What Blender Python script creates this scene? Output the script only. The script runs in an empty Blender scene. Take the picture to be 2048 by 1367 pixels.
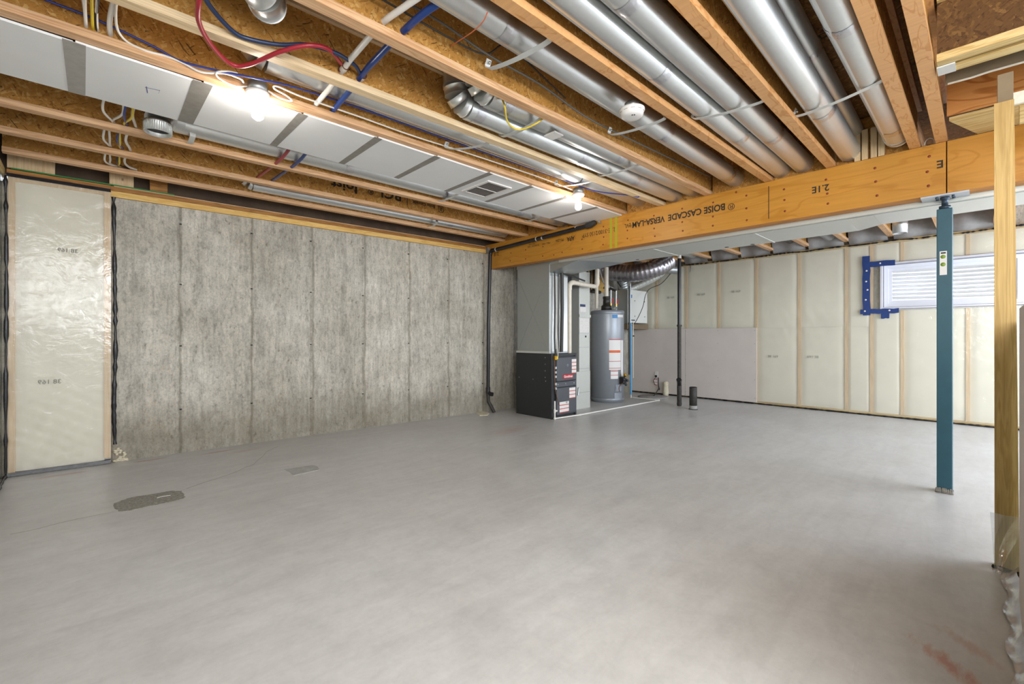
import bpy, bmesh, math, random
from mathutils import Vector, Matrix
random.seed(7)
S = bpy.context.scene
COL = S.collection
PI = math.pi

# ------------------------------------------------------------ camera, world, lights
CAM_H = 1.12; FPX = 900.0; CX = 1024.0; CY = 672.5
TH = math.atan(944 / 900.0)                     # joist direction is +X, beam direction is +Y
cam_d = bpy.data.cameras.new('camera'); cam = bpy.data.objects.new('camera', cam_d); COL.objects.link(cam)
cam.location = (0, 0, CAM_H); cam.rotation_euler = (PI / 2, 0, TH - PI / 2)
cam_d.sensor_width = 36; cam_d.lens = 36 * FPX / 2048; cam_d.shift_y = -(683.5 - CY) / 2048
cam_d.clip_start = 0.05; cam_d.clip_end = 200
S.camera = cam

W = bpy.data.worlds.new('world'); S.world = W; W.use_nodes = True
bg = W.node_tree.nodes['Background']; bg.inputs[0].default_value = (0.88, 0.94, 1.0, 1); bg.inputs[1].default_value = 1.9

def area(name, loc, target, sx, sy, power, col):
    l = bpy.data.lights.new(name, 'AREA'); l.shape = 'RECTANGLE'; l.size = sx; l.size_y = sy
    l.energy = power; l.color = col
    o = bpy.data.objects.new(name, l); COL.objects.link(o); o.location = loc
    o.rotation_euler = (Vector(target) - Vector(loc)).to_track_quat('-Z', 'Y').to_euler()
    return o
CAM_FILL = area('camera_fill', (0.35, -0.9, 2.05), (3.2, 2.4, .7), 1.6, 1.4, 122, (0.97, 0.985, 1.0))  # added fill light behind the camera, not a lamp of the room
FILL = area('hall_fill', (5.9, -2.1, 1.7), (5.9, 1.6, .2), 3.6, 1.4, 150, (0.80, 0.88, 1.0))  # added cool fill out of view, brightens the floor on the right
BULB_E = 145.0
_s = bpy.data.lights.new('sun', 'SUN'); _s.energy = 7.0; _s.angle = .35; _s.color = (1, .98, .95)
SUN = bpy.data.objects.new('sun', _s); COL.objects.link(SUN); SUN.rotation_euler = Vector((.34, -.25, -1.0)).to_track_quat('-Z', 'Y').to_euler()

S.view_settings.view_transform = 'Standard'; S.view_settings.look = 'None'
S.view_settings.exposure = 0.16; S.view_settings.gamma = 1.0; S.view_settings.use_curve_mapping = False

# ------------------------------------------------------------ measuring helpers (pixel of the photo -> point on a real plane)
_F = Vector((math.cos(TH), math.sin(TH), 0)); _R = Vector((math.sin(TH), -math.cos(TH), 0)); _C = Vector((0, 0, CAM_H))
def _ray(u, v): return _F + _R * ((u - CX) / FPX) + Vector((0, 0, (CY - v) / FPX))
def onz(u, v, z): d = _ray(u, v); return _C + d * ((z - CAM_H) / d.z)
def onx(u, v, x): d = _ray(u, v); return _C + d * (x / d.x)
def ony(u, v, y): d = _ray(u, v); return _C + d * (y / d.y)

# ------------------------------------------------------------ materials
def lin(c): return c / 12.92 if c <= 0.04045 else ((c + 0.055) / 1.055) ** 2.4
def hexc(h): h = h.lstrip('#'); return tuple(lin(int(h[i:i + 2], 16) / 255) for i in (0, 2, 4)) + (1,)
M = {}
class N:
    def __init__(s, name):
        s.m = bpy.data.materials.new(name); s.m.use_nodes = True; s.t = s.m.node_tree
        s.b = s.t.nodes['Principled BSDF']; s.out = s.t.nodes['Material Output']
    def n(s, typ, **kw):
        x = s.t.nodes.new(typ)
        for k, v in kw.items():
            if k in x.inputs.keys(): x.inputs[k].default_value = v
            else: setattr(x, k, v)
        return x
    def l(s, a, b): s.t.links.new(a, b)
    def coord(s, scale=(1, 1, 1), rot=(0, 0, 0), kind='Object'):
        tc = s.n('ShaderNodeTexCoord'); mp = s.n('ShaderNodeMapping')
        mp.inputs['Scale'].default_value = scale; mp.inputs['Rotation'].default_value = rot
        s.l(tc.outputs[kind], mp.inputs[0]); return mp.outputs[0]
    def noise(s, vec, scale, detail=4, rough=0.55, dist=0.0):
        x = s.n('ShaderNodeTexNoise'); x.inputs['Scale'].default_value = scale; x.inputs['Detail'].default_value = detail
        x.inputs['Roughness'].default_value = rough; x.inputs['Distortion'].default_value = dist
        if vec is not None: s.l(vec, x.inputs['Vector'])
        return x.outputs['Fac']
    def voro(s, vec, scale, out='Color', feature='F1'):
        x = s.n('ShaderNodeTexVoronoi'); x.feature = feature; x.inputs['Scale'].default_value = scale
        s.l(vec, x.inputs['Vector']); return x.outputs[out]
    def ramp(s, fac, stops):
        x = s.n('ShaderNodeValToRGB'); e = x.color_ramp.elements
        while len(e) < len(stops): e.new(0.5)
        for i, (p, c) in enumerate(stops): e[i].position = p; e[i].color = c if len(c) == 4 else (*c, 1)
        s.l(fac, x.inputs[0]); return x.outputs[0]
    def mix(s, fac, a, b, mode='MIX'):
        x = s.n('ShaderNodeMix', data_type='RGBA', blend_type=mode)
        for sock, v in ((x.inputs[0], fac), (x.inputs[6], a), (x.inputs[7], b)):
            if isinstance(v, (int, float)): sock.default_value = v
            elif isinstance(v, tuple): sock.default_value = v
            else: s.l(v, sock)
        return x.outputs[2]
    def bump(s, h, strength=0.3, dist=0.01):
        x = s.n('ShaderNodeBump'); x.inputs['Strength'].default_value = strength; x.inputs['Distance'].default_value = dist
        s.l(h, x.inputs['Height']); s.l(x.outputs[0], s.b.inputs['Normal'])
    def base(s, c):
        if isinstance(c, tuple): s.b.inputs['Base Color'].default_value = c
        else: s.l(c, s.b.inputs['Base Color'])
    def done(s, key, rough=0.6, metal=0.0, spec=None):
        s.b.inputs['Roughness'].default_value = rough; s.b.inputs['Metallic'].default_value = metal
        if spec is not None: s.b.inputs['Specular IOR Level'].default_value = spec
        M[key] = s.m; return s.m
g = lambda v: (v, v, v, 1)

def osb(key, dark, mid, light, plane='xz', along=1.0):
    k = N(key)
    ax = {'xz': ((1, .35, 1), (0, .6, 0), (0, -.9, 0), (0, 1.5, 0)), 'xy': ((1, 1, .35), (0, 0, .6), (0, 0, -.9), (0, 0, 1.5)),
          'yz': ((.35, 1, 1), (.6, 0, 0), (-.9, 0, 0), (1.5, 0, 0))}[plane]
    def strand(rot, sc):
        st = {'xz': (sc * .35, 6, sc), 'xy': (sc * .35, sc, 6), 'yz': (6, sc * .35, sc)}[plane]
        v0 = k.coord((1, 1, 1), rot); mp = k.n('ShaderNodeMapping'); mp.inputs['Scale'].default_value = st
        k.l(v0, mp.inputs[0]); return mp.outputs[0]
    a = k.voro(strand(ax[1], 62), 1.0); b = k.voro(strand(ax[2], 55), 1.0); c = k.voro(strand(ax[3], 75), 1.0)
    sel = k.noise(k.coord(), 34, 2, .5)
    ab = k.mix(k.ramp(sel, [(.47, g(0)), (.5, g(1))]), a, b)
    sel2 = k.noise(k.coord(rot=(1, 2, 3)), 22, 2, .5)
    abc = k.mix(k.ramp(sel2, [(.55, g(0)), (.58, g(1))]), ab, c)
    bw = k.n('ShaderNodeRGBToBW'); k.l(abc, bw.inputs[0])
    col = k.ramp(bw.outputs[0], [(.0, hexc(dark)), (.3, hexc(mid)), (.62, hexc(mid)), (1, hexc(light))])
    fine = k.noise(strand(ax[1], 160), 1.0, 3, .7)
    col = k.mix(.55, col, k.ramp(fine, [(.32, g(.5)), (.46, g(.95)), (.72, g(1.12))]), 'MULTIPLY')
    for a_, sc_ in ((ax[2], 70), (ax[1], 90)):
        st_ = {'xz': (sc_ * .18, 6, sc_ * 1.6), 'xy': (sc_ * .18, sc_ * 1.6, 6), 'yz': (6, sc_ * .18, sc_ * 1.6)}[plane]
        mp_ = k.n('ShaderNodeMapping'); mp_.inputs['Scale'].default_value = st_; k.l(k.coord((1, 1, 1), a_), mp_.inputs[0])
        wv_ = k.n('ShaderNodeTexNoise'); wv_.inputs['Scale'].default_value = 9.0; wv_.inputs['Detail'].default_value = 1; k.l(k.coord(), wv_.inputs['Vector'])
        va_ = k.n('ShaderNodeVectorMath', operation='MULTIPLY_ADD'); k.l(wv_.outputs['Color'], va_.inputs[0]); va_.inputs[1].default_value = (3.5, 3.5, 3.5); k.l(mp_.outputs[0], va_.inputs[2]); mp_ = va_
        fl = k.noise(mp_.outputs[0], 1.0, 2, .5); col = k.mix(k.ramp(fl, [(.66, g(0)), (.70, g(.8))]), col, hexc('#40240e'))
    big = k.noise(k.coord(), 2.2, 2, .5)
    col = k.mix(.6, col, k.ramp(big, [(.3, g(.82)), (.7, g(1.1))]), 'MULTIPLY')
    k.base(col); k.bump(bw.outputs[0], .18, .002); k.done(key, .68, spec=.25)
osb('osb_web', '#8a5a26', '#ba8540', '#dcb26e')
osb('osb_side', '#7c4f1c', '#bb8440', '#dcae68', 'yz')
osb('osb_deck', '#4a2a10', '#7a5228', '#a67a42', 'xy')  # tones lowered: shade between the joists is put into the colour
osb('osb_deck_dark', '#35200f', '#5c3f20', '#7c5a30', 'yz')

def wood(key, c1, c2, axis='x', scale=1.0, rough=.55, knots=True, spec=.35, rings=True):
    k = N(key)
    sc = {'x': (1.2, 26, 26), 'y': (26, 1.2, 26), 'z': (26, 26, 1.2)}[axis]
    sc = tuple(v * scale for v in sc)
    v = k.coord(sc)
    n1 = k.noise(v, 1.0, 4, .6, .6)
    col = k.ramp(n1, [(.34, hexc(c2)), (.47, hexc(c1)), (.53, hexc(c2)), (.62, hexc(c1))])
    fine = k.noise(v, 5.0, 3, .6)
    col = k.mix(.35, col, k.ramp(fine, [(.35, g(.72)), (.65, g(1.06))]), 'MULTIPLY')
    big = k.noise(k.coord(), 3.0, 2, .5)
    col = k.mix(.5, col, k.ramp(big, [(.3, g(.88)), (.7, g(1.06))]), 'MULTIPLY')
    if knots:
        vo = k.voro(k.coord(tuple((1.6 if q > 5 * scale else .9) for q in sc)), 3.0, 'Distance')
        col = k.mix(k.ramp(vo, [(.02, g(.8)), (.055, g(0))]), col, hexc('#7a4a22'))
    k.base(col); k.bump(n1, .12, .002); k.done(key, rough, spec=spec)
wood('flange', '#dfb68c', '#c49468', 'x')
wood('flange_pale', '#e6cda6', '#d6b88e', 'x')  # paler copy of flange, bulb light on one joist put into the colour
wood('flange_y', '#d7a25f', '#b97f40', 'y')
wood('lumber_z', '#bfa066', '#aa8a50', 'z', rough=.6)
wood('lumber_x', '#dba84e', '#c08a35', 'x')
wood('lumber_y', '#d5bc85', '#b59458', 'y')
wood('lumber_stud', '#dfc299', '#d3b184', 'z', rough=.6)
wood('plate_light', '#edc578', '#d9a957', 'x', knots=True)
wood('plate_brown', '#b27d3e', '#8f5d28', 'x')

def plywood(key, c1, c2, rot=(0, 0, 0), scale=(18, 1.3, 5)):
    k = N(key)
    v = k.coord(scale, rot)
    n0 = k.noise(v, .9, 2, .5, 1.2)
    w = k.n('ShaderNodeMath', operation='MULTIPLY'); k.l(n0, w.inputs[0]); w.inputs[1].default_value = 26
    s_ = k.n('ShaderNodeMath', operation='SINE'); k.l(w.outputs[0], s_.inputs[0])
    col = k.ramp(s_.outputs[0], [(.0, hexc(c1)), (.7, hexc(c1)), (.98, hexc(c2))])
    f = k.noise(k.coord((60, 3, 60)), 1.0, 3, .6)
    col = k.mix(.5, col, k.ramp(f, [(.3, g(.78)), (.7, g(1.08))]), 'MULTIPLY')
    k.base(col); k.done(key, .42, spec=.4)
plywood('beam', '#c68a34', '#bc7f29')
plywood('ply_orange', '#c98a4c', '#a96830', (0, 0, 0))
plywood('flange_ply', '#cf9c68', '#bf8750', (0, 0, 0), (4, 13, 13))
wood('beam_edge', '#c98a3c', '#a0622a', 'y', 1.6, knots=False)

def concrete_wall():
    k = N('concrete_wall'); v = k.coord()
    n1 = k.noise(v, 1.6, 5, .6); n2 = k.noise(k.coord((9, 9, 1.6)), 1.6, 5, .7); n3 = k.noise(v, 60, 4, .75)
    col = k.ramp(n1, [(.32, hexc('#b3ad9f')), (.5, hexc('#bfb9ac')), (.68, hexc('#cbc6ba'))])
    col = k.mix(.75, col, k.ramp(n2, [(.3, g(.68)), (.5, g(.96)), (.72, g(1.12))]), 'MULTIPLY')
    col = k.mix(.7, col, k.ramp(n3, [(.3, g(.66)), (.52, g(1)), (.75, g(1.16))]), 'MULTIPLY')
    pit = k.noise(k.coord((34, 34, 15)), 1.0, 3, .6)
    col = k.mix(k.ramp(pit, [(.64, g(0)), (.72, g(.55))]), col, hexc('#6b6455'))
    ptc = k.noise(k.coord((5, 5, 3.0)), 1.6, 6, .78); col = k.mix(.8, col, k.ramp(ptc, [(.40, g(.80)), (.47, g(.97)), (.53, g(1.0)), (.60, g(1.13))]), 'MULTIPLY')
    fp_ = k.noise(k.coord((22, 22, 9)), 1.6, 5, .8); col = k.mix(.8, col, k.ramp(fp_, [(.40, g(.74)), (.48, g(1.0)), (.6, g(1.08))]), 'MULTIPLY')
    oi = k.n('ShaderNodeObjectInfo'); col = k.mix(1.0, col, k.ramp(oi.outputs['Random'], [(.0, g(.90)), (1, g(1.06))]), 'MULTIPLY')
    # lower two thirds: exposed sand patches
    sp = k.noise(k.coord((60, 60, 22), (0, .2, 0)), 1.0, 3, .6); reg = k.noise(k.coord((1.5, 1, .9)), 1.0, 2, .5)
    pm = k.n('ShaderNodeMath', operation='MULTIPLY'); k.l(k.ramp(sp, [(.60, g(0)), (.68, g(1))]), pm.inputs[0])
    k.l(k.ramp(reg, [(.5, g(0)), (.62, g(.8))]), pm.inputs[1])
    col = k.mix(pm.outputs[0], col, hexc('#c9b494'))
    sxx = k.n('ShaderNodeSeparateXYZ'); k.l(k.coord(), sxx.inputs[0])
    fx = k.n('ShaderNodeMath', operation='MULTIPLY_ADD'); k.l(sxx.outputs[0], fx.inputs[0]); fx.inputs[1].default_value = 1 / .6075; fx.inputs[2].default_value = -.68 / .6075 + 4.5
    fw = k.n('ShaderNodeMath', operation='FRACT'); k.l(fx.outputs[0], fw.inputs[0])
    fd = k.n('ShaderNodeMath', operation='MULTIPLY_ADD'); k.l(k.noise(k.coord((6, 6, 2)), 1.5, 4, .7), fd.inputs[0]); fd.inputs[1].default_value = .16; k.l(fw.outputs[0], fd.inputs[2])
    stain = k.ramp(fd.outputs[0], [(.535, g(0)), (.575, g(.55)), (.61, g(0))])
    col = k.mix(stain, col, hexc('#6f6858'))
    vs_ = k.noise(k.coord((30, 30, 1.1)), 1.0, 4, .7)
    col = k.mix(.5, col, k.ramp(vs_, [(.35, g(.76)), (.52, g(1)), (.7, g(1.12))]), 'MULTIPLY')
    # darker towards the base, with an uneven edge
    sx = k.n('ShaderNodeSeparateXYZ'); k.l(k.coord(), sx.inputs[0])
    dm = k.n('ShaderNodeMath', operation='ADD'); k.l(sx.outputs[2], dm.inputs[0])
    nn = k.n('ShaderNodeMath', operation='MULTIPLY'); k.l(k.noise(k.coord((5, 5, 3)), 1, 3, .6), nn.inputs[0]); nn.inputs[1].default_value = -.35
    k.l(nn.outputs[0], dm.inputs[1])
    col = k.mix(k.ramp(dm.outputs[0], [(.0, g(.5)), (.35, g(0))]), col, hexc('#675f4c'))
    k.base(col); k.bump(k.mix(.5, n3, pit), .5, .006); k.done('concrete_wall', .85, spec=.25)
concrete_wall()

def floor_mat():
    k = N('concrete_floor'); v = k.coord()
    n1 = k.noise(v, .55, 4, .55); n2 = k.noise(k.coord((1, 1, 1), (0, 0, .7)), 3.2, 5, .6, .6); n3 = k.noise(v, 40, 4, .7)
    col = k.ramp(n1, [(.3, hexc('#b9b7b3')), (.5, hexc('#c1c0bd')), (.7, hexc('#c9c9c8'))])
    col = k.mix(.55, col, k.ramp(n2, [(.28, g(.84)), (.5, g(1.0)), (.72, g(1.09))]), 'MULTIPLY')
    col = k.mix(.3, col, k.ramp(n3, [(.3, g(.85)), (.7, g(1.1))]), 'MULTIPLY')
    n4 = k.noise(k.coord((1, 1, 1), (0, 0, -.3)), 11, 6, .72, .4)
    col = k.mix(.6, col, k.ramp(n4, [(.34, g(.9)), (.5, g(1.0)), (.66, g(1.06))]), 'MULTIPLY')
    tr = k.noise(k.coord((1.6, 9, 1), (0, 0, -.55)), 1.3, 4, .65, .8)
    col = k.mix(.5, col, k.ramp(tr, [(.32, g(.86)), (.55, g(1.0)), (.75, g(1.1))]), 'MULTIPLY')
    # white scuffs
    sc = k.noise(k.coord((2.2, 14, 1), (0, 0, .9)), 1.6, 5, .75, 1.5); rg = k.noise(v, .9, 2, .5)
    mm = k.n('ShaderNodeMath', operation='MULTIPLY'); k.l(k.ramp(sc, [(.66, g(0)), (.72, g(.7))]), mm.inputs[0]); k.l(k.ramp(rg, [(.52, g(0)), (.6, g(1))]), mm.inputs[1])
    col = k.mix(mm.outputs[0], col, hexc('#d6d4ce'))
    # chalk-red stains at fixed spots
    tcn = k.n('ShaderNodeTexCoord')
    for (x, y, r, rot, sx_, a) in ((*onz(1893, 1325, 0)[:2], .15, .75, .3, .8), (*onz(1940, 1292, 0)[:2], .13, .75, .3, .4), (-.12, 5.15, .2, 0, .2, .6), (.45, 5.22, .16, 0, .25, .6), (.95, 5.13, .22, .1, .2, .55), (1.15, 5.0, .2, .1, .2, .35), (0.4, 1.4, .3, -.6, .35, .3), (3.7, 3.9, .35, .2, .5, .28)):
        mp = k.n('ShaderNodeMapping'); mp.vector_type = 'TEXTURE'
        mp.inputs['Location'].default_value = (x, y, 0); mp.inputs['Rotation'].default_value = (0, 0, rot); mp.inputs['Scale'].default_value = (r, r * sx_, 1)
        k.l(tcn.outputs['Object'], mp.inputs[0])
        ln = k.n('ShaderNodeVectorMath', operation='LENGTH'); k.l(mp.outputs[0], ln.inputs[0])
        ad = k.n('ShaderNodeMath', operation='ADD'); k.l(ln.outputs['Value'], ad.inputs[0])
        nz = k.n('ShaderNodeMath', operation='MULTIPLY_ADD'); k.l(k.noise(k.coord((6, 22, 1), (0, 0, rot)), 1.5, 4, .7), nz.inputs[0]); nz.inputs[1].default_value = 2.4; nz.inputs[2].default_value = -1.2
        k.l(nz.outputs[0], ad.inputs[1])
        col = k.mix(k.ramp(ad.outputs[0], [(.2, g(a)), (1.0, g(0))]), col, hexc('#b07a63'))
    k.base(col); k.bump(k.mix(.5, n3, n2), .12, .003)
    k.l(k.ramp(n2, [(.3, g(.30)), (.7, g(.44))]), k.b.inputs['Roughness'])
    k.b.inputs['Specular IOR Level'].default_value = .5
    M['concrete_floor'] = k.m
floor_mat()
k = N('patch'); n = k.noise(k.coord(), 55, 4, .8); k.base(k.ramp(n, [(.3, hexc('#6f6b62')), (.6, hexc('#a09c92')), (.8, hexc('#c4c2bb'))])); k.bump(n, .9, .01); k.done('patch', .85)
k = N('patch_smooth'); n = k.noise(k.coord(), 18, 4, .6); k.base(k.ramp(n, [(.3, hexc('#989894')), (.8, hexc('#b3b3ae'))])); k.bump(n, .3, .004); k.done('patch_smooth', .75)

def galv(key, c='#c9cdcc', rough=.34, metal=.92, bstr=.12):
    k = N(key); n1 = k.noise(k.coord((3, 3, 3)), 3, 4, .6); sp = k.voro(k.coord(), 60, 'Color')
    bw = k.n('ShaderNodeRGBToBW'); k.l(sp, bw.inputs[0])
    base = hexc(c)
    col = k.mix(.35 if bstr > .1 else .1, base, k.ramp(bw.outputs[0], [(.1, g(.8)), (.9, g(1.08))]), 'MULTIPLY')
    k.base(col)
    if bstr > .1: k.bump(n1, bstr, .01)
    k.l(k.ramp(n1, [(.3, g(rough - .02)), (.7, g(rough + .04))]), k.b.inputs['Roughness'])
    k.b.inputs['Metallic'].default_value = metal; M[key] = k.m
galv('galv', '#dcdedc', .35, .86, .012); galv('galv_dull', '#aeb2b1', .42, .8, .012); galv('galv_pale', '#cccdc6', .5, .45, .05); galv('foil', '#d6d6d8', .28, .95, .5); galv('strap', '#d4d5d0', .5, .5, .03)
galv('flex', '#b3b0b6', .3, .95, .3)

def plain(key, c, rough=.5, metal=0, spec=None, nz=.0, nscale=20, bump=0.0):
    k = N(key)
    if nz:
        n = k.noise(k.coord(), nscale, 4, .6)
        k.base(k.mix(1.0, hexc(c), k.ramp(n, [(.3, g(1 - nz)), (.7, g(1 + nz * .6))]), 'MULTIPLY'))
        if bump: k.bump(n, bump, .004)
    else: k.base(hexc(c))
    return k.done(key, rough, metal, spec)
plain('white_board', '#e4e4e3', .45, nz=.03, nscale=3)
plain('tape_grey', '#a5a19a', .6, nz=.12, nscale=25)
plain('tape_dark', '#8b867e', .55, nz=.15, nscale=25)
plain('drywall_grey', '#cfc6bf', .85, nz=.04, nscale=4)
plain('drywall_back', '#7d6d56', .9, nz=.12, nscale=8)
plain('gypsum', '#d8d0c0', .9, nz=.1, nscale=40)
plain('batt', '#e4dfd0', .95, nz=.05, nscale=7, bump=.2)
plain('batt_green', '#cdd6c8', .95, nz=.05, nscale=7, bump=.15)
plain('batt_dark', '#7c766c', .95, nz=.2, nscale=6, bump=.6)
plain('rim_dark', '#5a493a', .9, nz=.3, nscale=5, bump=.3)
plain('sealant', '#1c1b1e', .35, nz=.4, nscale=30, bump=.8)
plain('pex_red', '#9c2531', .32); plain('pex_blue', '#1f3f80', .3); plain('pex_navy', '#22304f', .35)
plain('pex_white', '#ddd9d2', .35, nz=.05); plain('cable_white', '#e2ddd3', .4); plain('cable_yellow', '#dcc03c', .4)
plain('cable_black', '#26231f', .45); plain('cable_grey', '#57534d', .5); plain('cable_blue', '#2b3a84', .4); plain('wire_orange', '#c8643a', .45)
plain('copper', '#7d5643', .45, .6); plain('brass', '#c99b35', .35, .7)
plain('abs_black', '#1f1e21', .33, nz=.15); plain('abs_dusty', '#37332e', .6, nz=.6, nscale=35)
plain('pvc', '#dcd3c2', .4, nz=.06); plain('pvc_white', '#e4e1da', .4)
plain('post_blue', '#275463', .42, nz=.08, nscale=12); plain('steel_dark', '#3a4854', .4, .5)
plain('plate_steel', '#b9bdc6', .35, .6)
plain('furnace_dark', '#2b2d2e', .5, nz=.06); plain('furnace_door', '#4b4e53', .42, nz=.04)
plain('heater', '#989da3', .36, .25, nz=.03); plain('heater_trim', '#8b9096', .4, .3)
plain('white_metal', '#dbdcd6', .4); plain('label_white', '#e3e0dc', .5); plain('label_red', '#bf3a2e', .5); plain('label_orange', '#d9652e', .5)
plain('label_blue', '#3d7fb5', .5); plain('label_navy', '#2d3a5c', .5); plain('badge_red', '#b6202e', .35); plain('label_green', '#7f9a3a', .5); plain('ink', '#2c241a', .7); plain('ink_blue', '#343c84', .6); plain('ink_grey', '#8f9088', .8)
plain('screw_red', '#7f2f17', .5); plain('black', '#121212', .5); plain('green_gasket', '#1f7a33', .45)
plain('tape_blue', '#1c3a78', .5, nz=.25, nscale=60); plain('vinyl', '#dcdde4', .35); plain('vinyl_shade', '#d0cfd6', .4)
plain('plastic_white', '#d9d5d1', .4); plain('lamp_porcelain', '#efe6e0', .4); plain('pipe_blue', '#5b9ac4', .35)
plain('gravel', '#c9c6bf', .9, nz=.3, nscale=40, bump=.6); plain('well_steel', '#e3e5ea', .35, .25)
plain('insul_grey', '#9a9794', .9, nz=.25, nscale=5, bump=.4); plain('foam', '#d8cfb6', .9, nz=.2, nscale=40, bump=.8)

def film(key, tint, haze, gl, bscale=(3, 3, 3)):
    k = N(key); t = k.t
    for nd in list(t.nodes):
        if nd.type == 'BSDF_PRINCIPLED': t.nodes.remove(nd)
    tr = k.n('ShaderNodeBsdfTransparent'); tr.inputs[0].default_value = tint
    df = k.n('ShaderNodeBsdfDiffuse'); df.inputs[0].default_value = (.84, .85, .78, 1)
    glo = k.n('ShaderNodeBsdfGlossy'); glo.inputs[0].default_value = (1, 1, 1, 1); glo.inputs['Roughness'].default_value = .11
    nz = k.noise(k.coord(bscale, (.5, .4, .2)), 3.0, 4, .6, 1.5); nz2 = k.noise(k.coord(), 2.0, 2, .5)
    bp = k.n('ShaderNodeBump'); bp.inputs['Strength'].default_value = .35; bp.inputs['Distance'].default_value = .012; k.l(nz, bp.inputs['Height'])
    k.l(bp.outputs[0], glo.inputs['Normal'])
    m1 = k.n('ShaderNodeMixShader'); m1.inputs[0].default_value = haze; k.l(tr.outputs[0], m1.inputs[1]); k.l(df.outputs[0], m1.inputs[2])
    fr = k.n('ShaderNodeFresnel'); fr.inputs[0].default_value = 1.5; k.l(bp.outputs[0], fr.inputs['Normal'])
    ml = k.n('ShaderNodeMath', operation='MULTIPLY_ADD'); k.l(fr.outputs[0], ml.inputs[0]); ml.inputs[1].default_value = .8; ml.inputs[2].default_value = gl
    m2 = k.n('ShaderNodeMixShader'); k.l(ml.outputs[0], m2.inputs[0]); k.l(m1.outputs[0], m2.inputs[1]); k.l(glo.outputs[0], m2.inputs[2])
    k.l(m2.outputs[0], k.out.inputs[0]); M[key] = k.m
film('poly', (.985, .98, .95, 1), .20, .012)
film('clear_film', (.9, .92, .95, 1), .15, .12)
k = N('glass'); k.b.inputs['Transmission Weight'].default_value = 1.0; k.b.inputs['IOR'].default_value = 1.03; k.base((1, 1, 1, 1)); k.done('glass', .0)
k = N('bulb'); k.base((1, 1, 1, 1)); k.b.inputs['Emission Color'].default_value = (1.0, .94, .87, 1); k.b.inputs['Emission Strength'].default_value = BULB_E; k.done('bulb', .3)
def labelmat(key, bands, base='#e6e2de', col='#c0392b', per=.05):
    k = N(key); sx = k.n('ShaderNodeSeparateXYZ'); k.l(k.coord(), sx.inputs[0])
    m_ = k.n('ShaderNodeMath', operation='MULTIPLY'); k.l(sx.outputs[2], m_.inputs[0]); m_.inputs[1].default_value = 1 / per
    f_ = k.n('ShaderNodeMath', operation='FRACT'); k.l(m_.outputs[0], f_.inputs[0])
    c = k.ramp(f_.outputs[0], [(.0, hexc(col)), (.2, hexc(col)), (.22, hexc(base)), (.4, hexc(base))])
    tx = k.noise(k.coord((120, 120, 260)), 1.0, 2, .5)
    c = k.mix(k.ramp(tx, [(.55, g(0)), (.6, g(.35))]), c, hexc('#8a7f7c')); k.base(c); k.done(key, .5)
labelmat('label_stripes', 5)
labelmat('label_text', 1, col='#d2d0ca', per=.02)

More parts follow.
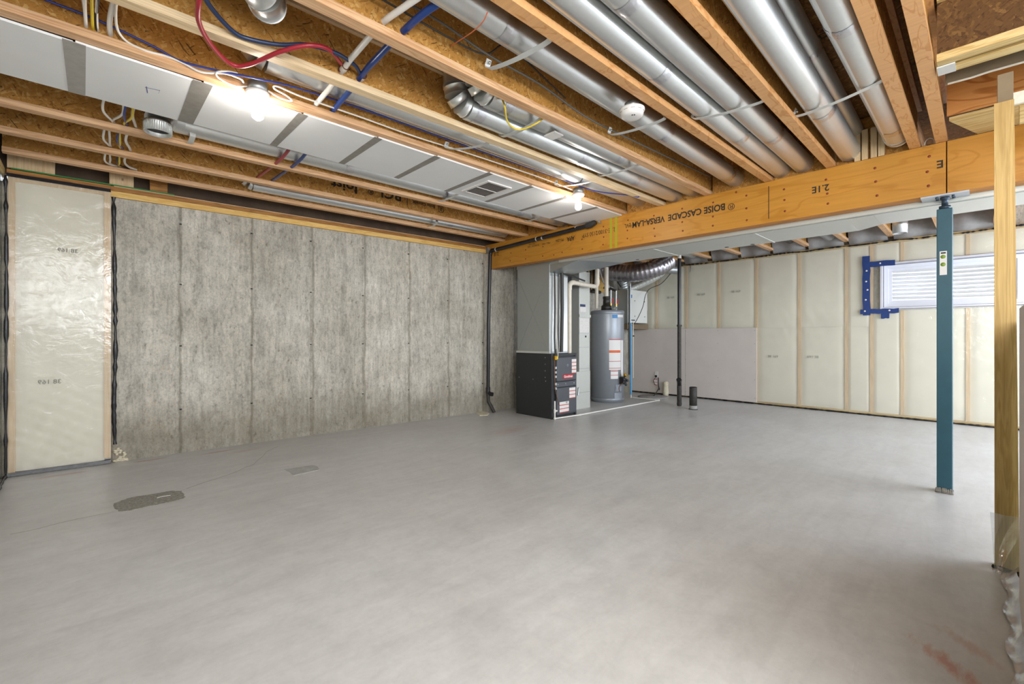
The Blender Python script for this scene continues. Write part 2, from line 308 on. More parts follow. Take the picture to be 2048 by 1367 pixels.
# ------------------------------------------------------------ mesh helpers
class MB:
    def __init__(s): s.v = []; s.f = []; s.sm = []
    def add(s, vs, fs, smooth=False):
        o = len(s.v); s.v += [tuple(v) for v in vs]; s.f += [tuple(i + o for i in f) for f in fs]; s.sm += [smooth] * len(fs); return s
    def box(s, x0, x1, y0, y1, z0, z1):
        v = [(x, y, z) for z in (z0, z1) for y in (y0, y1) for x in (x0, x1)]
        return s.add(v, [(0, 2, 3, 1), (4, 5, 7, 6), (0, 1, 5, 4), (2, 6, 7, 3), (0, 4, 6, 2), (1, 3, 7, 5)])
    def hexa(s, b4, t4):
        return s.add(list(b4) + list(t4), [(3, 2, 1, 0), (4, 5, 6, 7), (0, 1, 5, 4), (1, 2, 6, 5), (2, 3, 7, 6), (3, 0, 4, 7)])
    def skewx(s, x0, x1, ya0, ya1, yb0, yb1, z0, z1):    # bar along X whose y drifts from (ya0,ya1) to (yb0,yb1)
        return s.hexa([(x0, ya0, z0), (x1, yb0, z0), (x1, yb1, z0), (x0, ya1, z0)], [(x0, ya0, z1), (x1, yb0, z1), (x1, yb1, z1), (x0, ya1, z1)])
    def bbox(s, x0, x1, y0, y1, z0, z1, b=.004):          # chamfered box
        bm = bmesh.new(); bmesh.ops.create_cube(bm, size=1)
        for v in bm.verts: v.co = Vector(((x0 + x1) / 2 + v.co.x * (x1 - x0), (y0 + y1) / 2 + v.co.y * (y1 - y0), (z0 + z1) / 2 + v.co.z * (z1 - z0)))
        bmesh.ops.bevel(bm, geom=bm.edges[:], offset=b, segments=2, affect='EDGES', profile=.5)
        bm.verts.index_update(); s.add([v.co[:] for v in bm.verts], [[v.index for v in f.verts] for f in bm.faces]); bm.free(); return s
    def tube(s, pts, r, n=12, caps=True, smooth=True):
        pts = [Vector(p) for p in pts]; rr = r if isinstance(r, (list, tuple)) else [r] * len(pts)
        d0 = (pts[1] - pts[0]).normalized(); up = Vector((0, 0, 1)) if abs(d0.z) < .9 else Vector((1, 0, 0))
        a = d0.cross(up).normalized(); vs = []
        for i, p in enumerate(pts):
            if i == 0: d = d0
            elif i == len(pts) - 1: d = (pts[i] - pts[i - 1]).normalized()
            else: d = ((pts[i] - pts[i - 1]).normalized() + (pts[i + 1] - pts[i]).normalized()).normalized()
            a = (a - d * a.dot(d)).normalized(); b = d.cross(a)
            sc = 1.0
            if 0 < i < len(pts) - 1:
                c = (pts[i] - pts[i - 1]).normalized().dot(d); sc = 1 / max(c, .5)
            for j in range(n):
                t = 2 * PI * j / n; vs.append(p + (a * math.cos(t) + b * math.sin(t)) * rr[i])
        fs = [(i * n + j, i * n + (j + 1) % n, (i + 1) * n + (j + 1) % n, (i + 1) * n + j) for i in range(len(pts) - 1) for j in range(n)]
        s.add(vs, fs, smooth)
        if caps: s.add(vs[:n], [tuple(range(n))[::-1]]); s.add(vs[-n:], [tuple(range(n))])
        return s
    def cyl(s, p0, p1, r, n=20, r2=None, caps=True): return s.tube([p0, p1], [r, r if r2 is None else r2], n, caps)
    def lathe(s, prof, c=(0, 0, 0), axis='z', n=24):
        vs = []
        for (r, h) in prof:
            for j in range(n):
                t = 2 * PI * j / n; p = (r * math.cos(t), r * math.sin(t), h)
                if axis == 'x': p = (p[2], p[0], p[1])
                if axis == 'y': p = (p[0], p[2], p[1])
                vs.append((p[0] + c[0], p[1] + c[1], p[2] + c[2]))
        fs = [(i * n + j, i * n + (j + 1) % n, (i + 1) * n + (j + 1) % n, (i + 1) * n + j) for i in range(len(prof) - 1) for j in range(n)]
        return s.add(vs, fs, True)
    def ribbon(s, pts, w, t=.0012, wdir=(1, 0, 0)):
        pts = [Vector(p) for p in pts]; wd = Vector(wdir).normalized() * w / 2; vs = []
        for i, p in enumerate(pts):
            d = (pts[min(i + 1, len(pts) - 1)] - pts[max(i - 1, 0)]).normalized(); nn = d.cross(wd).normalized() * t / 2
            vs += [p - wd - nn, p + wd - nn, p + wd + nn, p - wd + nn]
        fs = [(i * 4 + j, i * 4 + (j + 1) % 4, i * 4 + 4 + (j + 1) % 4, i * 4 + 4 + j) for i in range(len(pts) - 1) for j in range(4)]
        fs += [(3, 2, 1, 0), tuple(len(vs) - 4 + q for q in (0, 1, 2, 3))]
        return s.add(vs, fs)
    def grid(s, fn, nu, nv, smooth=True):
        vs = [fn(i / nu, j / nv) for j in range(nv + 1) for i in range(nu + 1)]
        return s.add(vs, [(j * (nu + 1) + i, j * (nu + 1) + i + 1, (j + 1) * (nu + 1) + i + 1, (j + 1) * (nu + 1) + i) for j in range(nv) for i in range(nu)], smooth)
    def build(s, name, mat, parent=None, org=None):
        me = bpy.data.meshes.new(name)
        o_ = Vector(org) if org else Vector((0, 0, 0))
        me.from_pydata([(v[0] - o_.x, v[1] - o_.y, v[2] - o_.z) for v in s.v], [], s.f)
        for p, q in zip(me.polygons, s.sm): p.use_smooth = q
        bm = bmesh.new(); bm.from_mesh(me); bmesh.ops.recalc_face_normals(bm, faces=bm.faces); bm.to_mesh(me); bm.free()
        me.materials.append(M[mat] if isinstance(mat, str) else mat)
        ob = bpy.data.objects.new(name, me); COL.objects.link(ob); ob.location = o_
        if parent is not None:
            ob.parent = parent; ob.matrix_parent_inverse = Matrix.Identity(4); bl = Vector((0, 0, 0)); p = parent
            while p is not None: bl += p.location; p = p.parent
            ob.location = o_ - bl
        return ob
def tag(o, label, cat, group=None, kind=None):
    if label: o['label'] = label
    if cat: o['category'] = cat
    if group: o['group'] = group
    if kind: o['kind'] = kind
    return o
def thing(name, label, cat, loc=(0, 0, 0), group=None):
    o = bpy.data.objects.new(name, None); COL.objects.link(o); o.location = loc; o.empty_display_size = .05
    return tag(o, label, cat, group)
def struct(o): o['kind'] = 'structure'; return o
def sname(name, label, cat):
    o = bpy.data.objects.new(name, None); COL.objects.link(o); o['kind'] = 'structure'; o['label'] = label; o['category'] = cat; return o
def smooth_path(pts, k=6):
    P = [Vector(p) for p in pts]; P = [P[0] * 2 - P[1]] + P + [P[-1] * 2 - P[-2]]; out = []
    for i in range(1, len(P) - 2):
        for j in range(k):
            t = j / k; a, b, c, d = P[i - 1], P[i], P[i + 1], P[i + 2]
            out.append(.5 * ((2 * b) + (c - a) * t + (2 * a - 5 * b + 4 * c - d) * t * t + (3 * b - a - 3 * c + d) * t ** 3))
    out.append(P[-2]); return out
def arc(c, r, a0, a1, ex, ey, k=6):
    c = Vector(c); ex = Vector(ex); ey = Vector(ey)
    return [c + ex * (r * math.cos(a0 + (a1 - a0) * i / k)) + ey * (r * math.sin(a0 + (a1 - a0) * i / k)) for i in range(k + 1)]
def text(name, body, size, origin, right, up, mat, parent, xs=1.0, bold=0.0):
    c = bpy.data.curves.new('t', 'FONT'); c.body = body; c.size = size; c.extrude = .0004; c.offset = bold; c.resolution_u = 3
    o = bpy.data.objects.new('t', c); COL.objects.link(o); bpy.context.view_layer.update()
    me = bpy.data.meshes.new_from_object(o.evaluated_get(bpy.context.evaluated_depsgraph_get()))
    bpy.data.objects.remove(o); r = Vector(right).normalized(); u = Vector(up).normalized(); n = r.cross(u)
    for v in me.vertices: v.co = r * (v.co.x * xs) + u * v.co.y + n * v.co.z
    me.materials.clear(); me.materials.append(M[mat]); ob = bpy.data.objects.new(name, me); COL.objects.link(ob)
    ob.parent = parent; ob.location = Vector(origin) - (parent.matrix_world.translation if parent else Vector()); 
    bl = Vector((0, 0, 0)); p = parent
    while p is not None: bl += p.location; p = p.parent
    ob.location = Vector(origin) - bl
    return ob

# ------------------------------------------------------------ dimensions
ZJ = 2.505; ZT = 2.85; XB = 4.43; XR = 8.08; XL = -.45
def yb(x): return 5.37 - .052 * x

# ------------------------------------------------------------ floor
fl = struct(MB().box(-.6, 8.3, -2.6, 5.9, -.12, 0).build('floor', 'concrete_floor')); tag(fl, 'trowelled grey concrete basement floor with scuffs and red chalk marks', 'floor')
def patch(name, cpx, mat, jag, h=.003, label=None):
    pts = [onz(u, v, 0) for u, v in cpx]; out = []
    for i in range(len(pts)):
        a, b = pts[i], pts[(i + 1) % len(pts)]
        for j in range(7):
            p = a.lerp(b, j / 7); out.append((p.x + random.uniform(-jag, jag), p.y + random.uniform(-jag, jag)))
    n = len(out); c = (sum(p[0] for p in out) / n, sum(p[1] for p in out) / n); vs = []
    for s_, z in ((1.0, -.001), (.985, h), (.6, h + random.uniform(-.001, .001))): vs += [(c[0] + (p[0] - c[0]) * s_, c[1] + (p[1] - c[1]) * s_, z + (random.uniform(-.0012, .0012) if s_ == .6 else 0)) for p in out]
    vs.append((c[0], c[1], h)); fs = []
    for r in (0, 1): fs += [(r * n + i, r * n + (i + 1) % n, (r + 1) * n + (i + 1) % n, (r + 1) * n + i) for i in range(n)]
    fs += [(2 * n + i, 2 * n + (i + 1) % n, 3 * n) for i in range(n)]
    o = MB().add(vs, fs).build(name, mat, fl)
    if label: o['label'] = label
    return o
patch('concrete_patch', [(228, 1006), (260, 995), (345, 981), (363, 982), (371, 992), (366, 998), (330, 1006), (262, 1020), (236, 1023), (229, 1014)], 'patch', .006, label='rough aggregate patch')
patch('concrete_patch', [(568, 939), (625, 930), (634, 932), (639, 939), (612, 945), (586, 951), (580, 944)], 'patch_smooth', .004, label='smooth pale patch')
MB().ribbon([onz(u, v, .006) for u, v in ((314, 995), (325, 992), (341, 990))], .012, .002, (0, 1, 0)).build('scuff', 'pvc_white', fl)
ck = [onz(u, v, .0006) for u, v in ((372, 977), (400, 967), (435, 956), (470, 944), (488, 935), (505, 929), (515, 920), (524, 913), (533, 903), (545, 897), (556, 892))]
MB().ribbon([(p.x + random.uniform(-.004, .004), p.y + random.uniform(-.004, .004), .0006) for p in smooth_path(ck, 4)], .006, .0008, (0, 1, 0)).build('crack', 'ink_grey', fl)
MB().ribbon([(p.x, p.y, .0006) for p in smooth_path([onz(u, v, .0006) for u, v in ((228, 1023), (180, 1032), (120, 1045), (70, 1058), (20, 1068))], 4)], .004, .0008, (0, 1, 0)).build('crack', 'ink_grey', fl)

# ------------------------------------------------------------ back wall: poured concrete in form panels
wb = sname('wall_back', 'bare poured concrete foundation wall with vertical form seams', 'wall')
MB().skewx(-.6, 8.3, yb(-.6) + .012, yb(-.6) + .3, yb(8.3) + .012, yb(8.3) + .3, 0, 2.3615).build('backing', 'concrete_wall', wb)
seams = [.185, .68, 1.28, 1.87, 2.475, 3.09, 3.69, 4.30, 4.93, 5.54, 6.15, 6.76, 7.37, 8.08]
for a, b in zip(seams, seams[1:]):
    e = .009; n = 10; m = MB(); rows = []
    zs = [0, .4, .8, 1.2, 1.6, 2.0, 2.36]
    for z in zs:
        ja = jb = 0; d = random.uniform(0, .003)
        rows.append([(a + ja, yb(a) + .007, z), (a + e + ja, yb(a) + d, z), ((a + b) / 2, yb((a + b) / 2) - random.uniform(0, .002), z), (b - e + jb, yb(b) + d, z), (b + jb, yb(b) + .007, z)])
    vs = [p for r in rows for p in r]
    m.add(vs, [(j * 5 + i, j * 5 + i + 1, j * 5 + i + 6, j * 5 + i + 5) for j in range(len(zs) - 1) for i in range(4)])
    m.build('concrete_panel', 'concrete_wall', wb)
m = MB()
for x in seams[1:8]:
    for z in (.42, 1.03, 1.62, 2.2):
        m.box(x - .009, x + .009, yb(x) - .006, yb(x) + .01, z - .006, z + .006)
tm = m.build('form_tie', 'black', wb); tm['kind'] = 'stuff'
m = MB()                                            # cement drips and splatters along the panel joints
for x in seams[1:7]:
    for z in (.42, 1.03, 1.62, 2.2):
        for q in range(7):
            cx = x + random.gauss(0, .035); cz = z + random.gauss(0, .015); r = random.uniform(.006, .017)
            m.add([(cx + r * math.cos(t) * 1.4, yb(cx) - .003, cz + r * math.sin(t) * .7) for t in (0, 1.05, 2.1, 3.1, 4.2, 5.2)] , [(5, 4, 3, 2, 1, 0)])
t_ = m.build('cement_splatter', 'concrete_wall', wb); t_['kind'] = 'stuff'
m = MB().skewx(.179, XB - .08, yb(.179) - .015, yb(.179) + .13, yb(XB) - .015, yb(XB) + .13, 2.362, 2.414)
o = struct(m.build('trim_1', 'plate_light')); tag(o, 'pale sill plate bolted on top of the concrete wall', 'sill plate')
m = MB().skewx(.179, XB - .08, yb(.179) - .012, yb(.179) + .13, yb(XB) - .012, yb(XB) + .13, 2.416, 2.456)
o = struct(m.build('trim_2', 'plate_brown')); tag(o, 'brown upper sill plate just under the rim cavity', 'sill plate')
m = MB().skewx(.2, XB - .1, yb(.2) - .016, yb(.2) - .010, yb(XB) - .016, yb(XB) - .010, 2.4565, 2.461)
o = m.build('plate_edge', 'flange_pale'); o.parent = bpy.data.objects['trim_2']
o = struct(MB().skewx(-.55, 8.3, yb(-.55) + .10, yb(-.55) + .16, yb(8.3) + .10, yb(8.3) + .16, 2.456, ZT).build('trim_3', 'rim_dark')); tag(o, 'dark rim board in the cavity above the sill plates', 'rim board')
gk = MB().skewx(-.42, .63, yb(-.42) - .018, yb(-.42) - .004, yb(.63) - .018, yb(.63) - .004, 2.462, 2.472).build('sill_gasket', 'green_gasket')
tag(gk, 'green foam gasket strip lying on the sill plate near the left corner', 'gasket')
for i, (x0, x1) in enumerate(((-.44, -.17), (.17, .335), (.45, .58))):
    b = MB().skewx(x0, x1, yb(x0) + .0, yb(x0) + .04, yb(x1) + .0, yb(x1) + .04, 2.474, ZT).build('squash_block', 'lumber_stud' if i < 2 else 'plate_brown')
    tag(b, ['pale wood block in the rim cavity hard against the left corner', 'pale wood block above the right edge of the insulated section', 'brown wood block, rightmost of three in the rim cavity'][i], 'block')

# ------------------------------------------------------------ insulated section at the left end of the back wall
wi = sname('wall_corner', 'framed and insulated wall section under clear poly at the left end of the concrete wall', 'wall')
yi = lambda x: yb(x) - .02
def iw(x0, x1, z0, z1, y0, y1, mat, name):
    return MB().skewx(x0, x1, yi(x0) + y0, yi(x0) + y1, yi(x1) + y0, yi(x1) + y1, z0, z1).build(name, mat, wi)
iw(-.435, -.395, .03, 2.40, 0, .09, 'lumber_stud', 'stud'); iw(.135, .178, .05, 2.40, -.004, .09, 'lumber_stud', 'stud')
iw(-.395, .135, 2.365, 2.40, 0, .09, 'lumber_stud', 'top_plate'); iw(-.44, .178, 2.41, 2.456, -.002, .12, 'plate_brown', 'top_plate')
iw(-.435, .178, 0, .03, .004, .09, 'sealant', 'sealant_strip')
def battfn(x0, x1, z0, z1, ysurf, amp, seed):
    rnd = random.Random(seed); ph = [rnd.uniform(0, 6) for _ in range(6)]
    def f(u, v):
        x = x0 + (x1 - x0) * u; z = z0 + (z1 - z0) * v
        e = min(u, 1 - u, .12) / .12; e2 = min(v, 1 - v, .04) / .04
        d = amp * (e * (2 - e)) * (.5 + .5 * e2) + .003 * math.sin(7 * x + ph[0] + 2 * z) + .002 * math.sin(11 * z + ph[1])
        return x, z, d
    return f
for (z0, z1, sd) in ((.03, 1.27, 1), (1.27, 2.366, 2)):
    f = battfn(-.397, .137, z0, z1, 0, .02, sd)
    MB().grid(lambda u, v: (lambda q: (q[0], yi(q[0]) + .018 - q[2], q[1]))(f(u, v)), 14, 26).build('insulation_batt', 'batt', wi)
def polywr(u, v, seed=0.0):
    w = max(0, math.sin(2.1 * u + seed + .8) * math.sin(2.3 * v + 1.1 + seed)) ** 1.5 * 2.2
    return (.002 * math.sin(7 * u + 5 * v + seed) * math.sin(4 * v - 3 * u + seed * 2) + w * (.0022 * math.sin(43 * u - 17 * v + seed) + .0018 * math.sin(60 * v + 31 * u)))
MB().grid(lambda u, v: (-.44 + .62 * u, yi(-.44 + .62 * u) - .012 + .6 * polywr(u * .8, v * 2.5), .04 + 2.36 * v), 40, 100).build('vapour_barrier', 'poly', wi)
def goo(pts, r, name, parent, mat='sealant', lump=.5, flat=None):
    P = smooth_path(pts, 10); m = MB(); m.tube([(p.x, p.y, p.z) for p in P], [r * (1 + random.uniform(-lump, lump)) for _ in P], 6); return m.build(name, mat, parent)
goo([(.198, yb(.2) - .012, 2.36), (.203, yb(.2) - .01, 1.9), (.207, yb(.2) - .008, 1.5), (.21, yb(.2) - .01, 1.0), (.2, yb(.2) - .008, .5), (.207, yb(.2) - .01, .16)], .014, 'sealant_bead', wi)
MB().ribbon([(x, yi(x) - .016, 2.408) for x in (-.44, -.3, -.1, .05, .178)], .028, .006, (0, .1, 1)).build('sealant_bead', 'sealant', wi)
goo([(-.445, yb(-.44) - .035, 2.40), (-.44, yb(-.44) - .04, 1.9), (-.44, yb(-.44) - .035, 1.3), (-.443, yb(-.44) - .04, .7), (-.443, yb(-.44) - .04, .02)], .011, 'sealant_bead', wi)
MB().ribbon([(x, yi(x) - .02, .018) for x in (-.44, -.25, 0, .178)], .03, .004, (0, .3, 1)).build('sealant_bead', 'sealant', wi)
foam = MB()
for q in range(40):
    x = .2 + random.random() * .09; z = random.random() ** 2 * .12; foam.lathe([(.0, -.01), (.012, -.006), (.014, .004), (0, .01)], (x, yb(x) - .006, z + .006), n=6)
fo = foam.build('spray_foam', 'foam', wi); fo['kind'] = 'stuff'
def print_marks(par, plist):
    for (o_, r_, u_, s_, t_) in plist: text('batt_print', t_, s_, o_, r_, u_, 'ink_grey', par)
print_marks(wi, [((-.03, yi(0) - .024, 1.83), (-1, .05, 0), (0, 0, 1), .045, '38 169'), ((-.13, yi(0) - .024, .73), (-1, .05, 0), (0, 0, 1), .05, '38 169')])

# ------------------------------------------------------------ left wall sliver
wl = sname('wall_left', 'insulated left wall behind clear poly, seen as a sliver', 'wall')
MB().box(XL - .14, XL - .02, -2.6, 5.5, 0, 2.456).build('frame', 'batt_green', wl)
MB().grid(lambda u, v: (XL - .012 + .5 * polywr(u * 4, v * 2), -2.6 + 7.96 * u, .02 + 2.40 * v), 120, 24).build('vapour_barrier', 'poly', wl)
MB().box(XL - .14, XL, -2.6, 5.5, 2.41, 2.456).build('top_plate', 'lumber_y', wl)
MB().box(XL - .14, XL - .04, -2.6, 5.5, 2.456, ZT).build('rim_insulation', 'insul_grey', wl)
goo([(XL + .004, y, .012) for y in (5.36, 5.0, 4.6, 4.0, 3.0, 1.0)], .012, 'sealant_bead', wl)

# ------------------------------------------------------------ right wall
wr = sname('wall_right', 'insulated right wall of studs and batts behind clear poly', 'wall')
MB().box(XR + .17, XR + .3, -2.6, .0 - .72, 0, ZT).build('backing', 'concrete_wall', wr)
WY0, WY1, WZ0, WZ1 = -1.62, .97, 1.52, 2.11          # window opening
MB().box(XR + .10, XR + .3, WY1 + .04, 5.4, 0, ZT).build('backing', 'concrete_wall', wr)
MB().box(XR + .10, XR + .3, WY0 - .04, WY1 + .04, 0, WZ0 - .03).build('backing', 'concrete_wall', wr)
MB().box(XR + .10, XR + .3, WY0 - .04, WY1 + .04, WZ1 + .04, ZT).build('backing', 'concrete_wall', wr)
studs = [5.02, 4.41, 3.81, 3.22, 2.61, 1.99, 1.39, 1.10, .77, .14, -.47, -1.08]
for y in studs:
    for (z0, z1) in (((.05, WZ0 - .04), (WZ1 + .04, 2.41)) if (y < 1.0) else ((.05, 2.41),)):
        MB().box(XR + .006, XR + .095, y - .019, y + .019, z0, z1).build('stud', 'lumber_stud', wr)
MB().box(XR + .004, XR + .1, -2.6, 5.15, .012, .05).build('bottom_plate', 'lumber_y', wr)
MB().box(XR + .004, XR + .1, -2.6, 5.15, 2.41, 2.455).build('top_plate', 'lumber_y', wr)
for i, (a, b) in enumerate(zip(studs, studs[1:])):
    segs = ((.05, 1.26), (1.26, 2.41)) if b > .9 else ((.05, WZ0 - .04), (WZ1 + .04, 2.41))
    for j, (z0, z1) in enumerate(segs):
        f = battfn(b + .019, a - .019, z0, z1, 0, .02, i * 3 + j)
        MB().grid(lambda u, v: (lambda q: (XR + .028 - q[2], q[0], q[1]))(f(u, v)), 12, 18 if z1 - z0 > .5 else 6).build('insulation_batt', 'batt', wr)
def polyR(y0, y1, z0, z1, nu, nv, sd):
    MB().grid(lambda u, v: (XR - .006 + .9 * polywr((y0 + (y1 - y0) * u) * .9, (z0 + (z1 - z0) * v) * 1.2, sd), y0 + (y1 - y0) * u, z0 + (z1 - z0) * v), nu, nv).build('vapour_barrier', 'poly', wr)
polyR(WY1 + .03, 5.1, .03, 2.43, 130, 80, 0.); polyR(-2.6, WY1 + .03, .03, WZ0 - .03, 90, 50, 1.3); polyR(-2.6, WY1 + .03, WZ1 + .04, 2.43, 90, 16, 2.1)
goo([(XR - .012, y, 2.435 + random.uniform(-.008, .008)) for y in [5.0 - .22 * i for i in range(34)]], .009, 'sealant_bead', wr, lump=.8)
goo([(XR - .006, y, .012) for y in [5.05 - .35 * i for i in range(21)]], .010, 'sealant_bead', wr, lump=.4)
goo([(XR - .014, 3.72, 2.43), (XR - .014, 3.715, 2.36), (XR - .012, 3.725, 2.30)], .004, 'sealant_drip', wr)
for (y, z, t_) in ((4.08, 1.84, '38 169'), (3.5, 1.86, '38 169'), (2.9, 1.87, '38 169'), (2.33, .78, '38 169'), (1.78, .79, '691 38')):
    text('batt_print', t_, .055, (XR - .016, y + .1, z), (0, -1, 0), (0, 0, 1), 'ink_grey', wr)
for i, (y0, y1) in enumerate(((2.59, 3.81), (3.815, 5.03))):
    MB().bbox(XR - .026, XR - .012, y0, y1, .03, 1.265, .002).build('drywall_panel', 'drywall_grey', wr)
m = MB()
for y in (2.62, 3.22, 3.80, 4.40, 5.0):
    for z in (.1, .4, .7, 1.0, 1.22): m.cyl((XR - .0275, y, z), (XR - .025, y, z), .006, 8)
q_ = m.build('screw_head', 'ink_grey', wr); q_['kind'] = 'stuff'

# window
wn = sname('window_1', 'white vinyl basement window with a corrugated window well outside', 'window')
X0 = XR - .02
def ring(y0, y1, z0, z1, w, x0, x1, name, mat, par=wn):
    MB().box(x0, x1, y0, y1, z0, z0 + w).box(x0, x1, y0, y1, z1 - w, z1).box(x0, x1, y0, y0 + w, z0 + w, z1 - w).box(x0, x1, y1 - w, y1, z0 + w, z1 - w).build(name, mat, par)
ring(WY0, WY1 + .03, WZ0 - .02, WZ1 + .03, .022, XR - .03, XR + .14, 'drywall_return', 'vinyl_shade')
ring(WY0 + .02, WY1 + .0, WZ0 + .01, WZ1, .045, XR + .06, XR + .14, 'window_frame', 'vinyl')
for (y0, y1) in ((.395, .93), (-.28, .355), (-1.0, -.32), (-1.56, -1.04)):
    ring(y0, y1, WZ0 + .05, WZ1 - .04, .045, XR + .08, XR + .12, 'sash', 'vinyl')
    MB().box(XR + .098, XR + .102, y0 + .04, y1 - .04, WZ0 + .09, WZ1 - .08).build('window_pane', 'glass', wn)
for y in (.375, -.3, -1.02): MB().box(XR + .07, XR + .13, y - .022, y + .022, WZ0 + .05, WZ1 - .04).build('mullion', 'vinyl', wn)
# window well: corrugated steel, gravel at the bottom
wwell = thing('window_well', 'bright corrugated steel window well seen through the basement window', 'window well', (XR + .3, -.3, 1.3))
def wellfn(u, v):
    t = PI * u; rad = 1.0; z = 1.25 + 1.25 * v
    rr = .85 + .009 * math.sin(z * 2 * PI / .058)
    return (XR + .28 + rr * math.sin(t), -.32 - 1.75 * math.cos(t) * (rr / .85), z)
MB().grid(wellfn, 36, 180).build('corrugated_wall', 'well_steel', wwell)
MB().box(XR + .28, XR + 1.3, -2.2, 1.6, 1.2, 1.38).build('gravel_bed', 'gravel', wwell)
# blue tape around the left corner of the window
tb = thing('blue_tape', 'blue sheathing tape framing the left end of the window, with nail discs', 'tape', (XR - .03, 1.15, 1.8))
_tq = [0.0]
def tp(y0, y1, z0, z1):
    _tq[0] += .0012; XR = globals()['XR'] - _tq[0]
    m = MB(); n = 8; vs = []
    hor = abs(y1 - y0) > abs(z1 - z0)
    for i in range(n + 1):
        t = i / n; j = random.uniform(-.006, .006)
        if hor: vs += [(XR - .034, y0 + (y1 - y0) * t, z0 + j), (XR - .034, y0 + (y1 - y0) * t, z1 + j)]
        else: vs += [(XR - .034, y0 + j, z0 + (z1 - z0) * t), (XR - .034, y1 + j, z0 + (z1 - z0) * t)]
    m.add(vs, [(2 * i, 2 * i + 1, 2 * i + 3, 2 * i + 2) for i in range(n)])
    m.add([(v[0] + .004, v[1], v[2]) for v in vs], [(2 * i + 2, 2 * i + 3, 2 * i + 1, 2 * i) for i in range(n)])
    m.build('tape_strip', 'tape_blue', tb)
tp(1.11, 1.195, 1.42, 2.26); tp(.84, 1.18, 2.10, 2.175); tp(.80, 1.22, 1.44, 1.505); tp(.90, .99, 1.37, 1.45)
for (y, z) in ((1.15, 2.05), (1.155, 1.9), (1.14, 1.78), (1.16, 1.64), (1.0, 2.14), (1.17, 1.48), (.9, 1.48)):
    MB().lathe([(0, -.003), (.006, -.003), (.012, -.001), (.012, .002), (0, .002)], (XR - .0405, y, z), 'x', 10).build('nail_disc', 'plastic_white', tb)

# ------------------------------------------------------------ ceiling: OSB subfloor sheets
ce = sname('ceiling', 'underside of the OSB subfloor sheets above the joists', 'ceiling')
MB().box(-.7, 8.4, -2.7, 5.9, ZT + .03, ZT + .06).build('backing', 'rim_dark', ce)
for i, x in enumerate((-.7, 1.74, 4.18, 6.62)):
    for j in range(8):
        y = -2.9 + j * 1.22 + (0.0)
        dx = .0
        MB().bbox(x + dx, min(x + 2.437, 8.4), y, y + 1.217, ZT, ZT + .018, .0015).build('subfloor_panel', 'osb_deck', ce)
text('subfloor_stamp', 'CSD  1  18/32', .075, onz(1600, 88, ZT - .001), (-.12, -1, 0), (1, -.1, 0), 'ink', ce)
text('subfloor_stamp', 'T&G  --  W--R', .06, onz(1680, 240, ZT - .001), (-.1, -1, 0), (1, -.1, 0), 'ink', ce)

# ------------------------------------------------------------ floor joists (BEFORE the beam)
FW = .062; FH = .038
def joist(x0, x1, yl, yr, label, group=None, fm='flange', open_web=None, zb=ZJ, zt=ZT, nm='floor_joist'):
    """I-joist along X; yl / yr = near-bottom-edge y at x=-.4 and x=4.43 ; width FW"""
    def yy(x): return yl + (yr - yl) * (x + .4) / 4.83
    t = thing(nm, label, 'joist', (x0, yy(x0), zb), group)
    for (za, zc, n_) in ((zb, zb + FH, 'bottom_flange'), (zt - FH, zt, 'top_flange')):
        MB().skewx(x0, x1, yy(x0), yy(x0) + FW, yy(x1), yy(x1) + FW, za, zc).build(n_, fm, t)
    c = FW / 2 - .005
    MB().skewx(x0, x1, yy(x0) + c, yy(x0) + c + .01, yy(x1) + c, yy(x1) + c + .01, zb + FH, zt - FH).build('web', 'osb_web', t)
    return t, yy
JD = [
    (5.06, 4.845, 'I-joist nearest the concrete wall, over the sill plates', 'flange'),
    (4.57, 4.375, 'I-joist second from the concrete wall, with black maker stamp on its web', 'flange'),
    (4.03, 3.845, 'I-joist third from the concrete wall, pale sawn flange above the stamped one', 'flange'),
    (3.50, 3.450, 'I-joist along the far edge of the white return-air boards', 'flange'),
    (2.875, 2.800, 'I-joist along the near edge of the white return-air boards, carrying both bulbs', 'flange'),
    (2.45, 2.33, 'I-joist between the blue wire run and the red water loop', 'flange_pale'),
    (1.92, 1.84, 'I-joist crossed by the white and blue water pipes near the top edge', 'flange'),
    (1.365, 1.30, 'I-joist with the smoke detector screwed to it', 'flange_ply'),
    (.84, .835, 'I-joist between the double duct run and the duct pair beside the deck stamps', 'flange_ply'),
    (.318, .32, 'swirl-grained I-joist left of the last one before the stair opening', 'flange_ply'),
    (.172, .178, 'weathered I-joist bounding the stair opening, ending above the steel post', 'flange_ply')]
joists = []
for i, (yl, yr, lb, fm) in enumerate(JD):
    x1 = XB + .13 if i != 10 else XB + .1
    joists.append(joist(-.44, x1, yl, yr, lb, 'floor joists over the left bay', fm))
t_, yy = joists[1]
yw = lambda x: yy(x) + FW / 2 - .0065
def webtext(s_, px, size, z, bold=.001, xs=1.0):
    x = px; text('joist_stamp', s_, size, (x, yw(x) - .0005, z), (-1, .04, 0), (0, 0, -1), 'ink', t_, xs, bold)
webtext('Joist', 2.07, .15, 2.705, .0035, 1.05); webtext('BCI', 2.57, .15, 2.725, .0035, 1.1); webtext('\u00ae', 2.24, .08, 2.68)
webtext('Boise Cascade', 3.0, .05, 2.66, .001)
text('joist_stamp', '|', .1, (2.65, yw(2.65) - .0005, 2.66), (-1, .04, 0), (0, 0, -1), 'ink', t_)
m = MB(); cx_ = 3.08; rr = .04
pr = [(cx_ + rr * math.cos(a) , yw(cx_) - .002, 2.63 + rr * math.sin(a)) for a in [2 * PI * i / 20 for i in range(21)]]
m.tube(pr, .003, 4); m.tube([(cx_, yw(cx_) - .002, 2.66), (cx_, yw(cx_) - .002, 2.60)], .003, 4)
